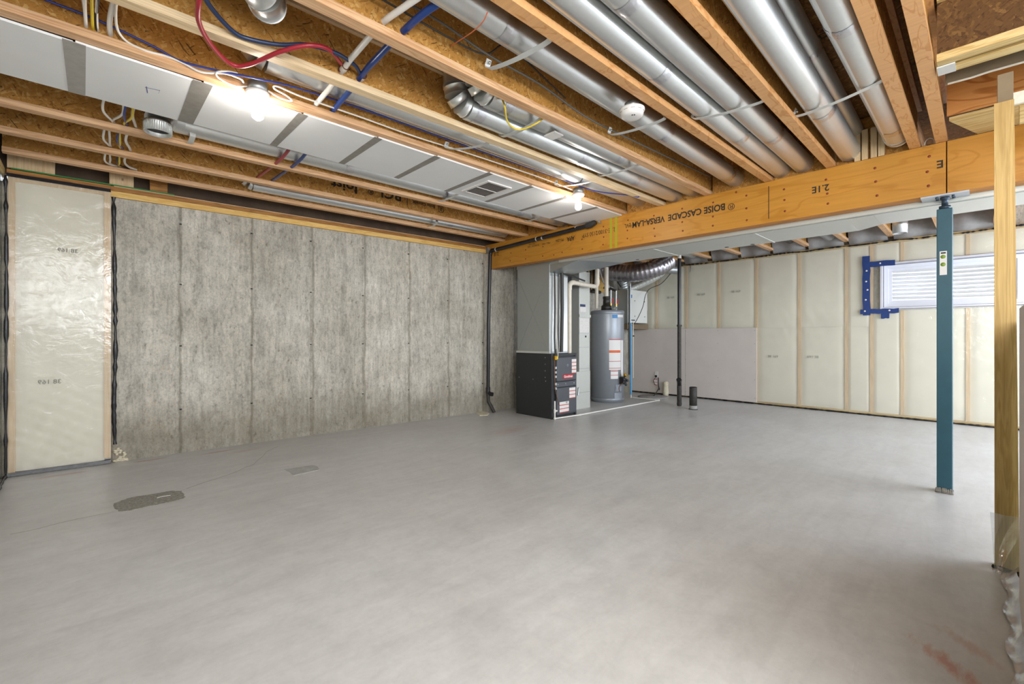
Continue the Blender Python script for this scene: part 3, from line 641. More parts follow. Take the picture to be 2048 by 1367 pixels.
for z in (2.62, 2.64): m.tube([(cx_ - .02, yw(cx_) - .002, z + .012), (cx_, yw(cx_) - .002, z - .006), (cx_ + .02, yw(cx_) - .002, z + .012)], .003, 4)
m.build('joist_stamp', 'ink', t_)
# rim blocking between joists over the beam
for i, (a, b) in enumerate(zip(joists, joists[1:])):
    ya, y_b = a[1](XB), b[1](XB) + FW
    if i == 9: continue
    o = MB().box(XB + .05, XB + .075, y_b, ya, ZJ + .001, ZT - .001).build('blocking_panel', 'osb_side')
    tag(o, 'OSB blocking panel over the beam, %s joist bay counted from the concrete wall' % ['first', 'second', 'third', 'fourth', 'fifth', 'sixth', 'seventh', 'eighth', 'ninth'][i], 'blocking', 'OSB blocking over the beam')
# joists beyond the beam
for i, y in enumerate((4.85, 4.36, 3.84, 3.34, 2.83, 2.34, 1.85, 1.36, .86, .36, -.14)):
    joist(XB + .14, XR + .1, y, y, 'I-joist of the far bay, %s counted from the concrete wall' % ['first', 'second', 'third', 'fourth', 'fifth', 'sixth', 'seventh', 'eighth', 'ninth', 'tenth', 'eleventh'][i], 'floor joists over the far bay', 'flange')
for i, y in enumerate((4.36, 3.84, 3.34, 2.83, 2.34, 1.85, 1.36, .86, .36, -.14)):
    o = MB().grid(lambda u, v: (XR + .02 - .09 * math.sin(PI * v) - .02 * math.sin(9 * u + i), y + .06 + .44 * u, 2.458 + (ZT - 2.46) * v), 10, 8).build('rim_insulation', 'insul_grey')
    tag(o, 'grey rim insulation over the right wall, %s pocket from the far corner' % ['first', 'second', 'third', 'fourth', 'fifth', 'sixth', 'seventh', 'eighth', 'ninth', 'tenth'][i], 'insulation', 'rim insulation pockets')

# ------------------------------------------------------------ beam
BZ0, BZ1 = 2.135, 2.503
def beam(y0, y1, label):
    t = thing('laminated_beam', label, 'beam', (XB, y0, BZ0))
    for i in range(3):
        MB().bbox(XB + i * .0445, XB + i * .0445 + .044, y0, y1, BZ0 + (0, .001, 0)[i], BZ1, .002).build('ply', 'beam', t)
    MB().box(XB + .002, XB + .131, y0 + .002, y1 - .002, BZ0 - .001, BZ0 + .0005).build('bottom_edge', 'beam_edge', t)
    return t
bm1 = beam(.186, yb(XB) + .13, 'long orange laminated beam with upside-down black lettering')
bm2 = beam(-2.4, .180, 'short orange laminated beam butting on the post and running out of frame at right')
dots = [(1568, 378.5), (1569, 399.6), (1570, 422), (1652, 359), (1654.7, 387), (1656, 407), (1750, 336), (1751.5, 363), (1754, 391), (1858.6, 312.6), (1854.6, 343.4), (1857, 371.5)]
dots += [(1000 + a / 3.906, 280 + b / 3.906) for a, b in ((1845, 407), (1665, 487), (1663, 597), (1663, 668), (1423, 535), (1423, 640), (1428, 708), (1202, 590), (1204, 690), (1210, 750), (1000, 625), (995, 705), (995, 768), (808, 675), (810, 757), (805, 815), (640, 775), (643, 850), (485, 877), (200, 857), (200, 927), (335, 832), (333, 905), (420, 897), (85, 882), (80, 942), (1925, 433), (1925, 533), (1928, 625))]
for (u, v) in dots:
    p = onx(u, v, XB); MB().lathe([(0, -.003), (.006, -.003), (.0095, -.001), (.0095, .002)], (XB, p.y, p.z), 'x', 10).build('screw', 'screw_red', bm1)
for (u, v) in ((1993.7, 350),):
    p = onx(u, v, XB); MB().lathe([(0, -.003), (.006, -.003), (.0095, -.001), (.0095, .002)], (XB, p.y, p.z), 'x', 10).build('screw', 'screw_red', bm2)
def bt(s_, y, z, size, bold=0., xs=1.0, par=bm1): text('beam_stamp', s_, size, (XB - .001, y, z), (0, 1, 0), (0, 0, -1), 'ink', par, xs, bold)
bt('\u00ae', 1.615, 2.375, .085); bt('BOISE CASCADE', 1.70, 2.388, .088, .0022, .90); bt('VERSA-LAM', 2.32, 2.388, .088, .0022, .86); bt('\u2122', 2.70, 2.385, .05); bt('LVL', 2.72, 2.386, .066, 0, .8)
bt('2.1E-3100/2150 SYP', 2.92, 2.375, .07, 0, .83); bt('APA', 3.52, 2.372, .075, .002, .85); bt('PR-L266', 3.69, 2.37, .05, 0, .8); bt('MILL 1061', 3.92, 2.36, .035); bt('ES REPORT 1040', 4.12, 2.36, .03); bt('02/14 1402', 4.2, 2.385, .025); bt('B', 1.44, 2.375, .001)
bt('2.1E', .875, 2.37, .075, .0015, .95); bt('E', .197, 2.375, .075, .0015); bt('2.1E', 4.93, 2.36, .07, .001, .9)
MB().box(XB - .002, XB + .001, 1.323, 1.328, 2.17, 2.46).build('joint_line', 'ink', bm1)
tp_ = MB()
for (y0, y1) in ((2.90, 2.93), (2.97, 3.0)): tp_.box(XB - .0015, XB + .001, y0, y1, 2.14, 2.49)
plain('green_mark', '#a9a520', .6); tp_.build('paint_mark', 'green_mark', bm1)
# mortar pocket at the wall end of the beam
o = MB().box(XB - .045, XB - .004, yb(XB) - .012, yb(XB) + .05, 2.36, 2.456).build('mortar_pad', 'patch'); tag(o, 'grey mortar pad between the sill plates and the beam end', 'mortar')

# ------------------------------------------------------------ steel post
PX, PY = 4.50, .20
po = thing('steel_post', 'blue-painted square steel post with a green sticker', 'post', (PX, PY, 0))
MB().bbox(PX - .045, PX + .045, PY - .046, PY + .036, .012, 2.035, .004).build('column', 'post_blue', po)
MB().box(PX - .048, PX + .048, PY - .049, PY + .039, 0, .012).build('base_plate', 'abs_dusty', po)
MB().lathe([(.0, 2.035), (.032, 2.035), (.032, 2.06), (.018, 2.062), (.018, 2.105), (.026, 2.107), (.026, 2.123), (0, 2.123)], (PX, PY - .005, 0), n=18).build('screw_jack', 'steel_dark', po)
MB().box(XB - .002, XB + .135, PY - .13, PY + .12, 2.123, 2.134).build('cap_plate', 'plate_steel', po)
for (dx, dy) in ((-.03, -.045), (.03, -.045), (-.03, .04), (.03, .04)):
    MB().cyl((PX + dx, PY + dy - .005, 2.112), (PX + dx, PY + dy - .005, 2.123), .009, 6).build('bolt', 'steel_dark', po)
st = MB().box(PX - .0465, PX - .0452, PY - .018, PY + .02, 1.56, 1.73).build('sticker', 'label_white', po)
for z in (1.69, 1.635): MB().lathe([(0, -.0008), (.014, -.0008), (.014, .0)], (PX - .0466, PY + .002, z), 'x', 14).build('sticker_print', 'label_green', st)
MB().box(PX - .0472, PX - .0465, PY - .012, PY + .014, 1.712, 1.722).build('sticker_print', 'ink', st)
m = MB()
for q in range(26): 
    a = random.uniform(-.05, .05); m.lathe([(0, 0), (.009, .0), (.005, random.uniform(.01, .04)), (0, .035)], (PX - .047, PY - .005 + a * .85, 0), n=5)
o = m.build('mortar_splash', 'patch', po); o['kind'] = 'stuff'

# ------------------------------------------------------------ stair wall at the right edge
sw = thing('stud_post', 'upright 2x4 stud at the right edge, wrapped in poly near its foot', 'stud', (3.28, -.08, 0))
MB().hexa([(3.225, -.117, .0), (3.265, -.117, .0), (3.265, -.036, .0), (3.225, -.036, .0)], [(3.235, -.100, 2.26), (3.275, -.100, 2.26), (3.275, -.034, 2.26), (3.235, -.034, 2.26)]).build('stud', 'lumber_z', sw)
MB().grid(lambda u, v: (3.22 - .012 * v + .006 * math.sin(9 * u + 6 * v) - .09 * (1 - v) ** 3, -.125 + .105 * u + .02 * (1 - v) * math.sin(4 * u), .002 + .26 * v), 10, 14).build('poly_wrap', 'clear_film', sw)
o = MB().bbox(3.245, 3.285, -.098, -.045, 2.262, 2.40, .002).build('stud_extension', 'drywall_back'); tag(o, 'short weathered block standing on top of the right-edge stud', 'block')
dp = MB().bbox(1.3, 2.76, -.112, -.099, .02, 1.235, .002).build('drywall_sheet', 'drywall_grey'); tag(dp, 'grey drywall sheet on edge at the extreme right of the frame', 'drywall')
o = MB().box(1.3, 3.2, -.21, -.118, 0, 1.2).build('stair_wall_framing', 'batt_green'); tag(o, 'insulated stair wall framing behind the right-edge drywall sheet', 'wall framing')
fp = MB().grid(lambda u, v: (2.0 + 1.18 * u, -.112 + .05 * (1 - v) + .01 * math.sin(23 * u), .002 + .05 * v * v + .008 * abs(math.sin(31 * u)) * (1 - v) + .004 * math.sin(70 * u + 9 * v) ** 2), 60, 8).build('poly_sill_flap', 'foil'); tag(fp, 'crinkled shiny poly flap on the floor along the right-edge wall', 'plastic')
goo_ = goo([(3.2, -.03, .006), (3.17, -.075, .01), (3.16, -.12, .012)], .011, 'sealant_blob', None); tag(goo_, 'black sealant blob on the floor by the foot of the right-edge stud', 'sealant')

# stair opening framing (top right)
def joist_y(x, y0, y1, label, zb=ZJ):
    t = thing('header_joist', label, 'joist', (x, y0, zb), 'header joists of the stair opening')
    for (za, zc, n_) in ((zb, zb + FH, 'bottom_flange'), (ZT - FH, ZT, 'top_flange')): MB().box(x, x + FW, y0, y1, za, zc).build(n_, 'lumber_y', t)
    MB().box(x + .026, x + .036, y0, y1, zb + FH, ZT - FH).build('web', 'osb_deck_dark', t)
joist_y(3.12, -2.4, .165, 'header I-joist with paint-splashed flange at the stair opening, nearer one')
joist_y(3.225, -2.4, .165, 'header I-joist at the stair opening, farther one with yellow flange edge', 2.503)
jh = thing('joist_hanger', 'grey metal joist hanger under the end of the stair headers', 'hanger', (3.2, .13, 2.49))
MB().box(3.18, 3.276, .10, .168, 2.497, 2.503).build('seat', 'strap', jh); MB().box(3.276, 3.279, .10, .168, 2.497, 2.60).build('side_flange', 'strap', jh); MB().box(3.183, 3.186, .10, .168, 2.503, 2.55).build('side_flange', 'strap', jh)
o = MB().box(3.50, 3.512, -1.2, .15, 2.530, 2.80).build('drywall_scrap', 'drywall_back'); tag(o, 'torn brown-backed drywall piece hanging in the stair opening', 'drywall')
goo_ = MB().ribbon([(3.498, .14, 2.530), (3.498, .05, 2.527), (3.498, -.02, 2.531), (3.498, -.3, 2.526)], .008, .006, (0, 0, 1)).build('torn_edge', 'gypsum'); tag(goo_, 'ragged white gypsum edge of the torn drywall in the stair opening', 'gypsum')
o = MB().box(4.02, 4.035, -.62, .165, 2.535, 2.82).build('plywood_riser', 'ply_orange'); tag(o, 'orange plywood riser deep in the stair opening', 'plywood')
o = MB().hexa([(4.04, .155, 2.506), (4.75, -.07, 2.506), (4.75, -.6, 2.506), (4.04, -.6, 2.506)], [(4.04, .155, 2.53), (4.75, -.07, 2.53), (4.75, -.6, 2.53), (4.04, -.6, 2.53)]).build('stair_tread', 'lumber_y'); tag(o, 'wedge-shaped winder tread above the short beam', 'stair tread')
o = MB().bbox(3.9, 3.94, -1.4, -.14, 2.35, 2.45, .003).build('stair_stringer', 'lumber_y'); tag(o, 'rough board crossing behind the right-edge stud below the stair', 'board')
o = MB().bbox(3.4, 3.42, -.155, -.085, 2.29, 2.35, .002).build('wood_scrap', 'gypsum'); tag(o, 'pale scrap block beside the top of the right-edge stud', 'block')
for i, dy in enumerate((0, .045, .10, .147)):
    o = MB().box(XB + .0, XB + .09, .525 + dy, .525 + dy + .038, ZJ, 2.74).build('squash_block', 'lumber_stud'); tag(o, 'upright pale block standing on the beam between two ducts, %s of four' % ['rightmost', 'second from right', 'third from right', 'leftmost'][i], 'block', 'squash blocks on the beam')

# ------------------------------------------------------------ return-air boards and tape
ra = thing('return_air_duct', 'joist bay closed with white boards and grey taped seams, full length of the ceiling', 'duct', (0, 3.2, 2.49))
edges = [-.44, -.03, .47, .985, 1.48, 1.96, 2.48, 2.97, 3.45, 3.955, 4.60]
for i, (a, b) in enumerate(zip(edges, edges[1:])):
    yl0 = 2.925 - .02 * a; y0 = max(2.84, 2.93 - .025 * a); y1 = 3.535 - .012 * a
    MB().bbox(a + .004, b - .004, y0, y1, 2.492, 2.504, .001).build('board', 'white_board', ra)
    if i:
        w_ = .028 if i > 2 else (.045 if i == 2 else .04)
        j = .01
        MB().hexa([(a - w_, y0 - .004, 2.4905), (a + w_, y0 - .004, 2.4905), (a + w_ - .0, y1 + .004, 2.4905), (a - w_ + j, y1 + .004, 2.4905)], [(a - w_, y0 - .004, 2.4925), (a + w_, y0 - .004, 2.4925), (a + w_, y1 + .004, 2.4925), (a - w_ + j, y1 + .004, 2.4925)]).build('seam_tape', 'tape_grey' if i in (1,) else 'tape_dark', ra)
m = MB()
ink_ = [onz(u, v, 2.4915) for u, v in ((293, 173), (295, 186))]; ink2 = [onz(u, v, 2.4915) for u, v in ((290, 174.5), (320, 181), (317, 187))]
for pp in (ink_, ink2): m.ribbon(pp, .003, .001, (0, 1, 0) if pp is ink2 else (1, 0, 0))
m.build('pen_mark', 'ink_blue', ra)
gr = thing('return_grille', 'white framed return-air grille with grey mesh in the taped boards', 'grille', (2.71, 3.19, 2.485))
MB().box(2.575, 2.865, 3.005, 3.03, 2.482, 2.492).box(2.575, 2.865, 3.365, 3.39, 2.482, 2.492).box(2.575, 2.60, 3.03, 3.365, 2.482, 2.492).box(2.84, 2.865, 3.03, 3.365, 2.482, 2.492).box(2.60, 2.84, 3.19, 3.20, 2.482, 2.492).build('frame', 'plastic_white', gr)
m = MB()
for i in range(20):
    y = 3.035 + i * .0168; m.box(2.60, 2.84, y, y + .006, 2.486, 2.489)
for i in range(12):
    x = 2.605 + i * .02; m.box(x, x + .005, 3.03, 3.365, 2.4865, 2.4885)
plain('mesh_grey', '#6f6761', .6); q_ = m.build('mesh', 'mesh_grey', gr); q_['kind'] = 'stuff'
MB().box(2.60, 2.84, 3.03, 3.365, 2.490, 2.4925).build('backing', 'furnace_dark', gr)

# ------------------------------------------------------------ lamps and smoke detector
def lamp(x, y, label):
    t = thing('bulb_lamp', label, 'lamp', (x, y, 2.45))
    MB().lathe([(0, 2.55), (.052, 2.55), (.052, 2.497), (0, 2.497)], (x, y, 0), n=8).build('junction_box', 'galv_dull', t)
    MB().lathe([(0, 2.497), (.06, 2.497), (.062, 2.487), (.05, 2.474), (.028, 2.468), (.024, 2.44), (.019, 2.436)], (x, y, 0), n=28).build('lampholder', 'lamp_porcelain', t)
    MB().lathe([(.014, 2.438), (.017, 2.42), (.027, 2.40), (.032, 2.378), (.028, 2.357), (.014, 2.345), (.0005, 2.342)], (x, y, 0), n=16).build('bulb', 'bulb', t)
    return t
lamp(.715, 2.835, 'glowing bare bulb in a white holder, nearer of the two lamps')
lamp(3.47, 2.71, 'glowing bare bulb in a white holder, farther lamp near the beam')
sd = thing('smoke_detector', 'round white smoke detector on the joist between duct runs', 'smoke detector', (2.40, 1.46, 2.46))
MB().lathe([(0, 2.53), (.045, 2.53), (.045, 2.497), (0, 2.497)], (2.405, 1.47, 0), n=8).build('junction_box', 'galv_dull', sd)
MB().lathe([(0, 2.497), (.066, 2.497), (.075, 2.492), (.075, 2.482), (.070, 2.478), (.068, 2.466), (.064, 2.454), (.054, 2.446), (.03, 2.443), (0, 2.442)], (2.405, 1.47, 0), n=36).build('housing', 'plastic_white', sd)
m = MB()
for i in range(10):
    a = 2 * PI * i / 10
    c = Vector((2.405 + .0695 * math.cos(a), 1.47 + .0695 * math.sin(a), 2.473)); tt = Vector((-math.sin(a), math.cos(a), 0)) * .011
    m.ribbon([c - tt, c + tt], .002, .002, (0, 0, 1))
m.build('vent_slot', 'ink_grey', sd)['kind'] = 'stuff'
for (dx, dy) in ((-.03, -.02), (-.022, -.03)): MB().cyl((2.405 + dx, 1.47 + dy, 2.4405), (2.405 + dx, 1.47 + dy, 2.447), .004, 8).build('sounder_hole', 'black', sd)

# ------------------------------------------------------------ round ducts in the joist bays
def duct(label, pts, r, seams_=(), riser=None, name='round_duct', mat='galv', elbow=None):
    t = thing(name, label, 'duct', tuple(pts[0]), 'round ducts in the joist bays')
    MB().tube(pts, r, 24).build('pipe', mat, t)
    d = (Vector(pts[-1]) - Vector(pts[0])).normalized(); L = (Vector(pts[-1]) - Vector(pts[0])).length
    for s_ in seams_:
        p = Vector(pts[0]) + d * (L * s_); w = d * .035
        mm = MB(); P = [p - w, p - w * .3, p + w * .3, p + w]; mm.tube(P, [r + .0015, r + .003, r + .002, r + .0015], 24, False); mm.build('foil_tape', 'foil', t)
    # standing seam
    side = d.cross(Vector((0, 0, 1))).normalized()
    for i in range(1): MB().ribbon([Vector(pts[0]) + (side * -.55 + Vector((0, 0, -.84))) * (r + .001), Vector(pts[-1]) + (side * -.55 + Vector((0, 0, -.84))) * (r + .001)], .008, .003, side).build('lock_seam', mat, t)
    if elbow:
        P, rr = elbow; n = len(P)
        for a, b in zip(P, P[1:]):
            a = Vector(a); b = Vector(b); dd = (b - a)
            MB().tube([a, a + dd * .05, b - dd * .05, b], [rr + .003, rr, rr, rr + .003], 24).build('elbow_gore', mat, t)
    return t
def up_elbow(x, y, z, r, back=(-1, 0, 0), top=ZT - .002):
    bk = Vector(back); c = Vector((x, y, z)); R_ = r * 1.15
    P = [c]
    for i in range(1, 4):
        a = PI / 2 * i / 3; P.append(c + bk * (R_ * math.sin(a)) + Vector((0, 0, R_ * (1 - math.cos(a)))))
    P.append(Vector((P[-1].x, P[-1].y, top))); return P
R6 = .076
duct('thin duct run in the bay next to the concrete wall', [(1.2, 4.93, 2.60), (4.42, 4.77, 2.60)], .055, (.7,), elbow=(up_elbow(1.2, 4.93, 2.60, .055), .055))
d2 = duct('duct run with an open collar facing down, beyond the white boards', [(.46, 3.88, 2.62), (4.5, 3.72, 2.60)], R6, (.3, .55, .8))
KX, KY = .362, 3.80
P = [(.49, 3.875, 2.62), (.43, 3.85, 2.617), (.385, 3.825, 2.597), (KX, KY, 2.55)]
for a, b in zip(P, P[1:]): MB().tube([a, b], [R6 + .002, R6 + .002], 24).build('elbow_gore', 'galv', d2)
MB().lathe([(R6, 2.545), (R6 + .004, 2.542), (R6 + .001, 2.535), (R6 - .002, 2.472), (R6 - .004, 2.472), (R6 - .004, 2.52)], (KX, KY, 0), n=32).build('collar', 'galv', d2)
m = MB()
for i in range(40):
    a = 2 * PI * i / 40; m.tube([(KX + R6 * math.cos(a), KY + R6 * math.sin(a), 2.476), (KX + (R6 + .001) * math.cos(a), KY + (R6 + .001) * math.sin(a), 2.53)], .0024, 4)
m.build('crimp', 'galv', d2); MB().lathe([(.001, 2.50), (R6 - .004, 2.50)], (KX, KY, 0), n=24).build('cap', 'furnace_dark', d2)  # the dark disc stands for the shade inside the open collar
duct('duct run just on the near side of the white boards, passing both bulbs', [(.74, 2.765, 2.672), (2.6, 2.70, 2.66), (4.5, 2.63, 2.63)], .07, (.12, .72), elbow=(up_elbow(.74, 2.765, 2.672, .07), .07))
d_ = duct('duct in the elbow pair, farther of the two', [(1.78, 2.29, 2.595), (4.5, 2.22, 2.595)], R6, (.03, .42, .7), elbow=(up_elbow(1.78, 2.29, 2.595, R6), R6))
d_ = duct('duct in the elbow pair, nearer one partly above the joist flange', [(1.80, 2.105, 2.61), (4.5, 2.02, 2.61)], R6, (.05, .5), elbow=(up_elbow(1.80, 2.105, 2.61, R6), R6))
duct('duct run crossed by orange wire, left of the smoke detector', [(.9, 1.60, 2.625), (4.5, 1.62, 2.61)], .072, (.16, .6, .93))
duct('left duct of the double run right of the smoke detector', [(1.0, 1.235, 2.60), (4.5, 1.235, 2.60)], R6, (.37, .7))
duct('right duct of the double run right of the smoke detector', [(1.0, 1.068, 2.60), (4.5, 1.068, 2.60)], R6, (.2, .75))
duct('bright duct with a strap, left one in the bay with deck stamps', [(1.2, .70, 2.60), (4.45, .745, 2.60)], R6, (.7,))
duct('shadowed duct tucked behind another in the bay with deck stamps', [(1.2, .675, 2.765), (4.5, .72, 2.765)], R6 * .85, (.55,))
duct('duct beside the swirl-grained joist, strapped, ending at an elbow over the beam', [(1.3, .455, 2.60), (4.30, .445, 2.60)], R6, (.42, .93), elbow=([(4.30, .445, 2.60), (4.37, .445, 2.607), (4.43, .445, 2.63), (4.47, .445, 2.67), (4.49, .445, 2.74)], R6))
t_ = thing('duct_elbow', 'short elbowed duct turning up into the floor at the top edge of the frame', 'duct', (.5, 2.05, 2.58), 'round ducts in the joist bays')
P = [(.30, 2.02, 2.62), (.49, 2.10, 2.61), (.56, 2.16, 2.612), (.60, 2.23, 2.625), (.615, 2.29, 2.66), (.62, 2.32, 2.72)]
for a, b in zip(P, P[1:]):
    a = Vector(a); b = Vector(b); MB().tube([a, a.lerp(b, .06), a.lerp(b, .94), b], [R6 + .004, R6, R6, R6 + .004], 28).build('elbow_gore', 'galv', t_)
MB().tube([(.62, 2.32, 2.72), (.62, 2.325, ZT)], R6, 28).build('riser', 'galv_dull', t_)

# hanger straps
def strap(p0, p1, label, sag=.02, bolt=True):
    t = thing('hanger_strap', label, 'strap', p0, 'duct hanger straps')
    p0 = Vector(p0); p1 = Vector(p1); m_ = (p0 + p1) / 2 - Vector((0, 0, sag))
    P = smooth_path([p0 + Vector((0, 0, .05)), p0, m_, p1, p1 + Vector((0, 0, .03))], 5)
    MB().ribbon(P, .034, .0015, (1, 0, 0)).build('band', 'strap', t)
    MB().lathe([(0, -.006), (.006, -.005), (.008, 0), (.008, .004)], (p0.x, p0.y - .004, p0.z + .03), 'y', 10).build('nail', 'galv_dull', t)
zs = 2.53
for (a, b, l) in ((((1.55, 1.80), (1.61, 1.44)), 0, 'strap under the duct crossed by orange wire'), (((2.67, 1.80), (2.73, 1.44)), 0, 'strap just right of the smoke detector'),
                  (((2.87, 1.295), (2.95, .90)), 0, 'strap under the double duct run'), (((3.31, .83), (3.19, .385)), 0, 'strap under the ducts beside the swirl-grained joist'),
                  (((1.98, 2.78), (2.14, 2.515)), 0, 'strap crossing the blue wire near the white boards'), (((2.14, 2.35), (2.15, 1.99)), 0, 'strap under the elbow pair, by the yellow cable'),
                  (((3.29, 2.33), (3.29, 1.91)), 0, 'strap under the elbow pair close to the beam'), (((3.21, 2.76), (3.35, 2.46)), 0, 'strap beside the far bulb'),
                  (((.56, 3.85), (.56, 4.03)), 0, 'strap just right of the open duct collar'), (((2.68, 3.56), (2.68, 3.98)), 0, 'strap behind the return grille'), (((3.9, 3.56), (3.9, 3.98)), 0, 'strap under the far duct close to the beam'), (((3.2, 4.72), (3.2, 4.95)), 0, 'strap on the thin duct by the concrete wall')):
    strap((a[0][0], a[0][1], zs), (a[1][0], a[1][1], zs), l, sag=.015)

# ------------------------------------------------------------ water pipes and cables
def line(name, label, cat, pts, r, mat, k=8, n=10, group=None):
    o = MB().tube(smooth_path(pts, k), r, n).build(name, mat); return tag(o, label, cat, group)
def hose(name, label, pts, r, mat, parts=()):
    t = thing(name, label, 'pipe', tuple(pts[0])); MB().tube(smooth_path(pts, 8), r, 12).build('tube', mat, t); return t
t1 = thing('water_pipe', 'white plastic water pipe looping down through the joists near the top edge', 'pipe', (1.02, 2.4, 2.58))
MB().tube(smooth_path([(1.12, 1.42, 2.66), (1.07, 1.62, 2.60), (1.03, 1.78, 2.58), (1.01, 1.95, 2.58), (1.02, 2.3, 2.58)], 8), .0145, 14).build('tube', 'pex_white', t1)
MB().tube([(1.02, 2.3, 2.58), (1.04, 2.62, 2.565), (1.05, 2.95, 2.56), (1.06, 3.5, 2.56)], .0145, 14).build('tube', 'pex_white', t1)
MB().cyl((1.028, 2.385, 2.58), (1.030, 2.425, 2.58), .0185, 14).build('fitting', 'pvc', t1)
for y in (2.375, 2.425, 2.44): MB().cyl((1.028, y, 2.58), (1.028, y + .008, 2.58), .0195, 14).build('crimp_ring', 'copper', t1)
t2 = thing('water_pipe', 'thick blue water pipe looping down through the joists beside the white one', 'pipe', (1.13, 2.4, 2.58))
MB().tube(smooth_path([(1.30, 1.44, 2.66), (1.18, 1.55, 2.60), (1.12, 1.70, 2.58), (1.11, 1.95, 2.58), (1.12, 2.3, 2.58)], 8), .0165, 14).build('tube', 'pex_blue', t2)
MB().tube([(1.12, 2.3, 2.58), (1.14, 2.62, 2.565), (1.16, 2.95, 2.56), (1.17, 3.5, 2.56)], .0155, 14).build('tube', 'pex_blue', t2)
MB().cyl((1.135, 2.40, 2.58), (1.137, 2.45, 2.58), .020, 14).build('fitting', 'pvc', t2)
for y in (2.39, 2.45): MB().cyl((1.135, y, 2.58), (1.135, y + .008, 2.58), .0205, 14).build('crimp_ring', 'copper', t2)
line('water_pipe', 'red water tube sweeping in a loop below the joists at upper left', 'pipe', [(.33, 2.10, 2.55), (.34, 2.19, 2.49), (.36, 2.33, 2.475), (.43, 2.47, 2.47), (.53, 2.575, 2.47), (.60, 2.53, 2.475), (.69, 2.36, 2.50), (.79, 2.26, 2.53), (.89, 2.27, 2.56), (1.00, 2.375, 2.58)], .0105, 'pex_red')
line('water_pipe', 'dark blue water tube curving above the red loop', 'pipe', [(.33, 2.20, 2.56), (.40, 2.31, 2.545), (.50, 2.395, 2.53), (.57, 2.405, 2.53), (.69, 2.36, 2.535), (.80, 2.29, 2.55), (.94, 2.29, 2.57), (1.06, 2.34, 2.58), (1.12, 2.40, 2.58)], .0105, 'pex_navy')
line('water_pipe', 'red water pipe crossing the bay beyond the white boards', 'pipe', [(1.12, 3.50, 2.545), (1.13, 3.80, 2.52), (1.14, 4.3, 2.545), (1.14, 4.62, 2.56)], .0125, 'pex_red')
line('water_pipe', 'blue water pipe crossing the bay beyond the white boards', 'pipe', [(1.24, 3.50, 2.545), (1.25, 3.80, 2.52), (1.26, 4.3, 2.545), (1.26, 4.62, 2.56)], .0125, 'pex_blue')
# blue wire run
bw_ = [(-.42, 2.86, 2.62), (-.15, 2.865, 2.61), (.06, 2.865, 2.60), (.26, 2.86, 2.565), (.36, 2.85, 2.535), (.5, 2.80, 2.525), (.70, 2.72, 2.52), (.92, 2.765, 2.57), (1.4, 2.79, 2.60), (2.18, 2.78, 2.60), (2.84, 2.76, 2.60), (3.25, 2.72, 2.585), (3.6, 2.60, 2.53), (3.9, 2.42, 2.515), (3.98, 2.36, 2.50), (3.92, 2.35, 2.54)]
line('data_cable', 'long blue cable along the joist beside the white boards', 'cable', bw_, .0055, 'cable_blue')
line('power_cable', 'white cable dipping along the joist from the upper left holes to the near bulb', 'cable', [(.12, 2.62, 2.75), (.11, 2.78, 2.60), (.14, 2.86, 2.555), (.22, 2.865, 2.535), (.30, 2.86, 2.54), (.37, 2.85, 2.53), (.45, 2.84, 2.51), (.55, 2.80, 2.525), (.62, 2.80, 2.525), (.645, 2.83, 2.525)], .0055, 'cable_white')
line('power_cable', 'small white cable loop left of the near bulb', 'cable', [(.60, 2.76, 2.53), (.55, 2.77, 2.525), (.51, 2.80, 2.515), (.53, 2.835, 2.505), (.60, 2.85, 2.50), (.665, 2.84, 2.515)], .0045, 'cable_white')
line('power_cable', 'white cable folded right of the near bulb and running on to the far bulb', 'cable', [(.765, 2.82, 2.52), (.84, 2.845, 2.515), (.90, 2.84, 2.52), (.86, 2.81, 2.525), (.79, 2.79, 2.53), (.80, 2.77, 2.54), (.95, 2.80, 2.545), (1.3, 2.825, 2.56), (1.7, 2.82, 2.555), (2.2, 2.80, 2.56), (2.75, 2.79, 2.565), (2.95, 2.765, 2.555), (3.2, 2.76, 2.55), (3.42, 2.735, 2.53)], .005, 'cable_white')
holes = [(.01, 2.91), (.045, 2.91), (.095, 2.91)]
cb = [('cable_white', (-.03, 2.55, 2.78), .01), ('cable_white', (.0, 2.55, 2.80), .012), ('cable_yellow', (.02, 2.55, 2.80), .035), ('cable_white', (.05, 2.56, 2.80), .05), ('cable_black', (.06, 2.56, 2.80), .05), ('cable_white', (.12, 2.56, 2.80), .095), ('cable_white', (.13, 2.57, 2.80), .10)]
for i, (m_, a, hx) in enumerate(cb):
    line('power_cable', '%s cable dropping through the joist hole at upper left, %s of seven' % ({'cable_white': 'white', 'cable_yellow': 'yellow', 'cable_black': 'black'}[m_], ['leftmost', 'second', 'third', 'fourth', 'fifth', 'sixth', 'rightmost'][i]), 'cable',
         [a, (a[0] * .6 + hx * .4, 2.68, 2.70), (hx - .005, 2.80, 2.60), (hx, 2.90, 2.565), (hx + .01, 2.97, 2.57)], .0065 if i != 5 else .0095, m_, group='cables through the joists at upper left')
